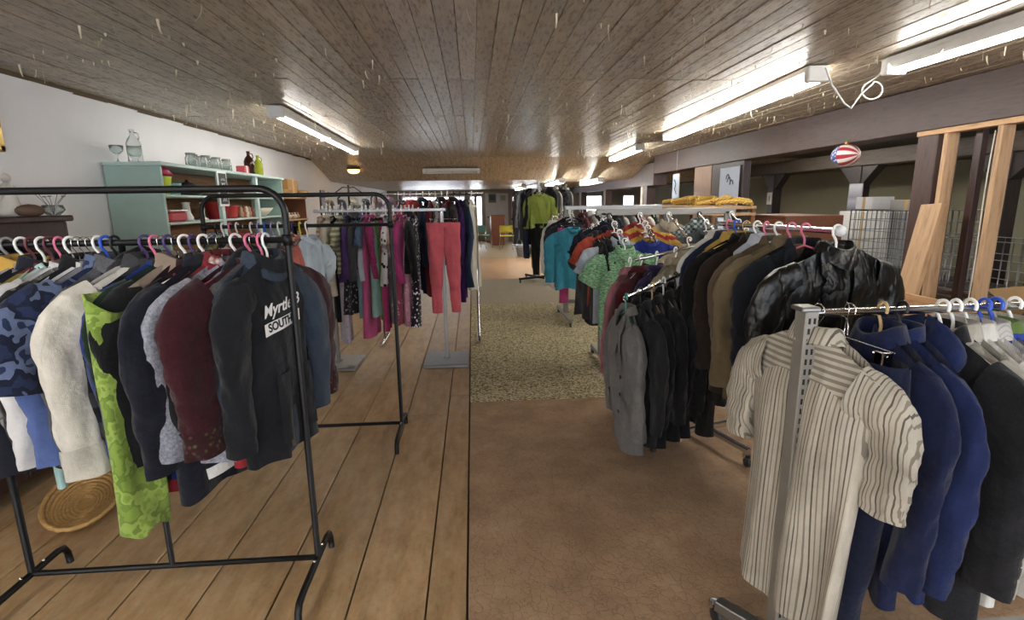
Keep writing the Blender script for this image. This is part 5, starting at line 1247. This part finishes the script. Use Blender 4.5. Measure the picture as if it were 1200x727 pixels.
# prints on posts
def pic(loc, w_, h_, c, label, face='x', marks=None, fm=dark_wood):
    o = empty('picture_print', loc); tag(o, label, 'picture')
    MB().bbox(-.012, 0, -w_/2, w_/2, 0, h_, .002).build('mount', fm, o, smooth=False); MB().box(-.015, -.012, -w_/2+.012, w_/2-.012, .012, h_-.012).build('sheet', c, o, smooth=False)
    for mk in marks or (): MB().tube([(-.017, y_, z_) for y_, z_ in mk], .008, 6).build('ink_stroke', plain('ink_dark', (.05, .055, .06), .7), o)
    return o
bluep = plain('pale_blue_paper', 'aeb9cc', .6)
fish = [[(-.06+.05*math.cos(a)+sx, .36+.09*math.sin(a)+sz) for a in np.linspace(0.3, 2.8, 9)] for sx, sz in ((.10, .0), (-.02, -.08), (.06, -.04))]
pic((BX+.015, 7.48, 1.40), .60, .56, bluep, 'large pale print with dark fish on the dark panel', marks=fish)
t = NT('seascape'); S = t.sep(); t.base(t.ramp(t.math('MULTIPLY', S['Z'], 2.), [(0, srgb('4a4852')), (.3, srgb('8a8894')), (.42, srgb('6d6a76')), (.75, srgb('a9a8b0'))])); t.rough(.3)
pic((5.97, 8.02, 1.30), .30, .42, t.m, 'grey landscape picture on the bracket post', fm=steel)
pic((5.97, 10.44, 1.38), .2, .26, plain('tiny_print', 'c9c6c0', .5), 'tiny framed picture on the further bracket post', marks=[[(0, .08), (0, .18)]], fm=dark_wood)
bp = pic((3.35, 8.68, 1.50), .28, .42, plain('pale_blue_card', 'a9b8d0', .5), 'pale blue card hanging on a string below the long light', marks=[[(-.05, .1), (.03, .18), (-.02, .26), (.05, .33)]], fm=whitepost)
MB().tube([(-.006, 0, .42), (-.006, 0, CZ-1.502)], .002, 5).build('string', white_plastic, bp)
# white cord loops by the light
cd = MB().tube([(2.30, 3.5, 2.33), (2.36, 3.5, 2.22), (2.42, 3.45, 2.10), (2.47, 3.45, 2.07), (2.53, 3.45, 2.16), (2.60, 3.45, 2.22)]+[(2.60+.07*math.sin(a), 3.45, 2.18+.055*math.cos(a)) for a in np.linspace(0, 5.4, 14)]+[(2.64, 3.46, 2.27), (2.68, 3.46, 2.34), (2.66, 3.48, 2.368)], .0055, 7).build('electric_cord', white_plastic); tag(cd, 'looped white electric cord hanging between two fluorescent lights', 'cord')
# ------------------------------------------------------------------ far end of the room
ctn = empty('counter', (.9, 19.2, 0)); tag(ctn, 'brown wooden counter standing at the far end', 'counter')
MB().bbox(-.24, .24, -.12, .9, 0, 1.02, .01).build('body', wood('counter_wood', '8b5238', '633624', 2, .5, False), ctn, smooth=False); MB().bbox(-.28, .28, -.15, .95, 1.02, 1.06, .008).build('top', brown_wood, ctn, smooth=False)
def chair(loc, rz, c, label):
    o = empty('chair', loc, rz); tag(o, label, 'chair'); m = plain('chair_'+c, c, .45)
    MB().bbox(-.22, .22, -.2, .2, .42, .46, .015).build('seat', m, o); A = [[(x_, .2+.03*math.cos(x_*6), z_) for x_ in np.linspace(-.22, .22, 8)] for z_ in (.56, .66, .78)]
    MB().rings(A, False).build('backrest', m, o)
    for sx in (-.2, .2):
        for sy in (-.18, .18): MB().tube([(sx, sy, .42), (sx*1.1, sy*1.15, 0)], .012, 8).build('leg', chrome, o)
        MB().tube([(sx, .18, .44), (sx, .21, .76)], .012, 8).build('back_support', chrome, o)
chair((1.12, 17.3, 0), 2.9, 'c2b23c', 'yellow plastic chair with steel legs before the counter')
chair((.35, 18.0, 0), 2.6, '5f8f86', 'teal plastic chair beside the yellow one')
ft = empty('desk', (2.2, 18.2, 0)); tag(ft, 'dark desk cluttered beside the far counter', 'desk'); MB().bbox(-.5, .5, -.4, .4, .72, .76, .006).build('desk_top', dark_wood, ft, smooth=False)
for sx in (-.45, .45):
    for sy in (-.35, .35): MB().bbox(sx-.03, sx+.03, sy-.03, sy+.03, 0, .72, .004).build('leg', dark_wood, ft, smooth=False)
lamp = empty('table_lamp', (1.9, 18.1, .76)); tag(lamp, 'small table lamp with pale shade on the dark desk', 'lamp'); MB().lathe([(0, 0), (.07, 0), (.02, .03), (.015, .2), (0, .2)], 14).build('base', brown_wood, lamp); MB().lathe([(.12, .18), (.06, .32)], 16).build('shade', plain('shade', 'ddd6c0', .7), lamp)
for k, (x_, y_, c) in enumerate(((1.42, 15.1, 'b9b9bc'), (1.62, 15.75, '8d9094'), (1.95, 15.25, 'cfcfd0'))):
    b = basket((x_, y_, 0), .2, .28, ('silver', 'slate', 'pale grey')[k]+' wire basket on the floor before the desk', plain('bag_'+c, c, .35, .5))
for k, x_ in enumerate((.80, 1.22)):
    o = empty('poster', (x_, YF-.052, 1.50)); tag(o, ('dark square poster', 'white notice sheet')[k]+' on the far white door', 'poster'); MB().bbox(-.15, .15, -.006, 0, 0, .34, .002).build('sheet', plain('poster_%d' % k, ('6d7478', 'c9c9c4')[k], .6), o, smooth=False); MB().bbox(-.1, .1, -.009, -.006, .08, .28, .001).build('picture', plain('poster_in_%d' % k, ('4a5054', '9a9a96')[k], .6), o, smooth=False)
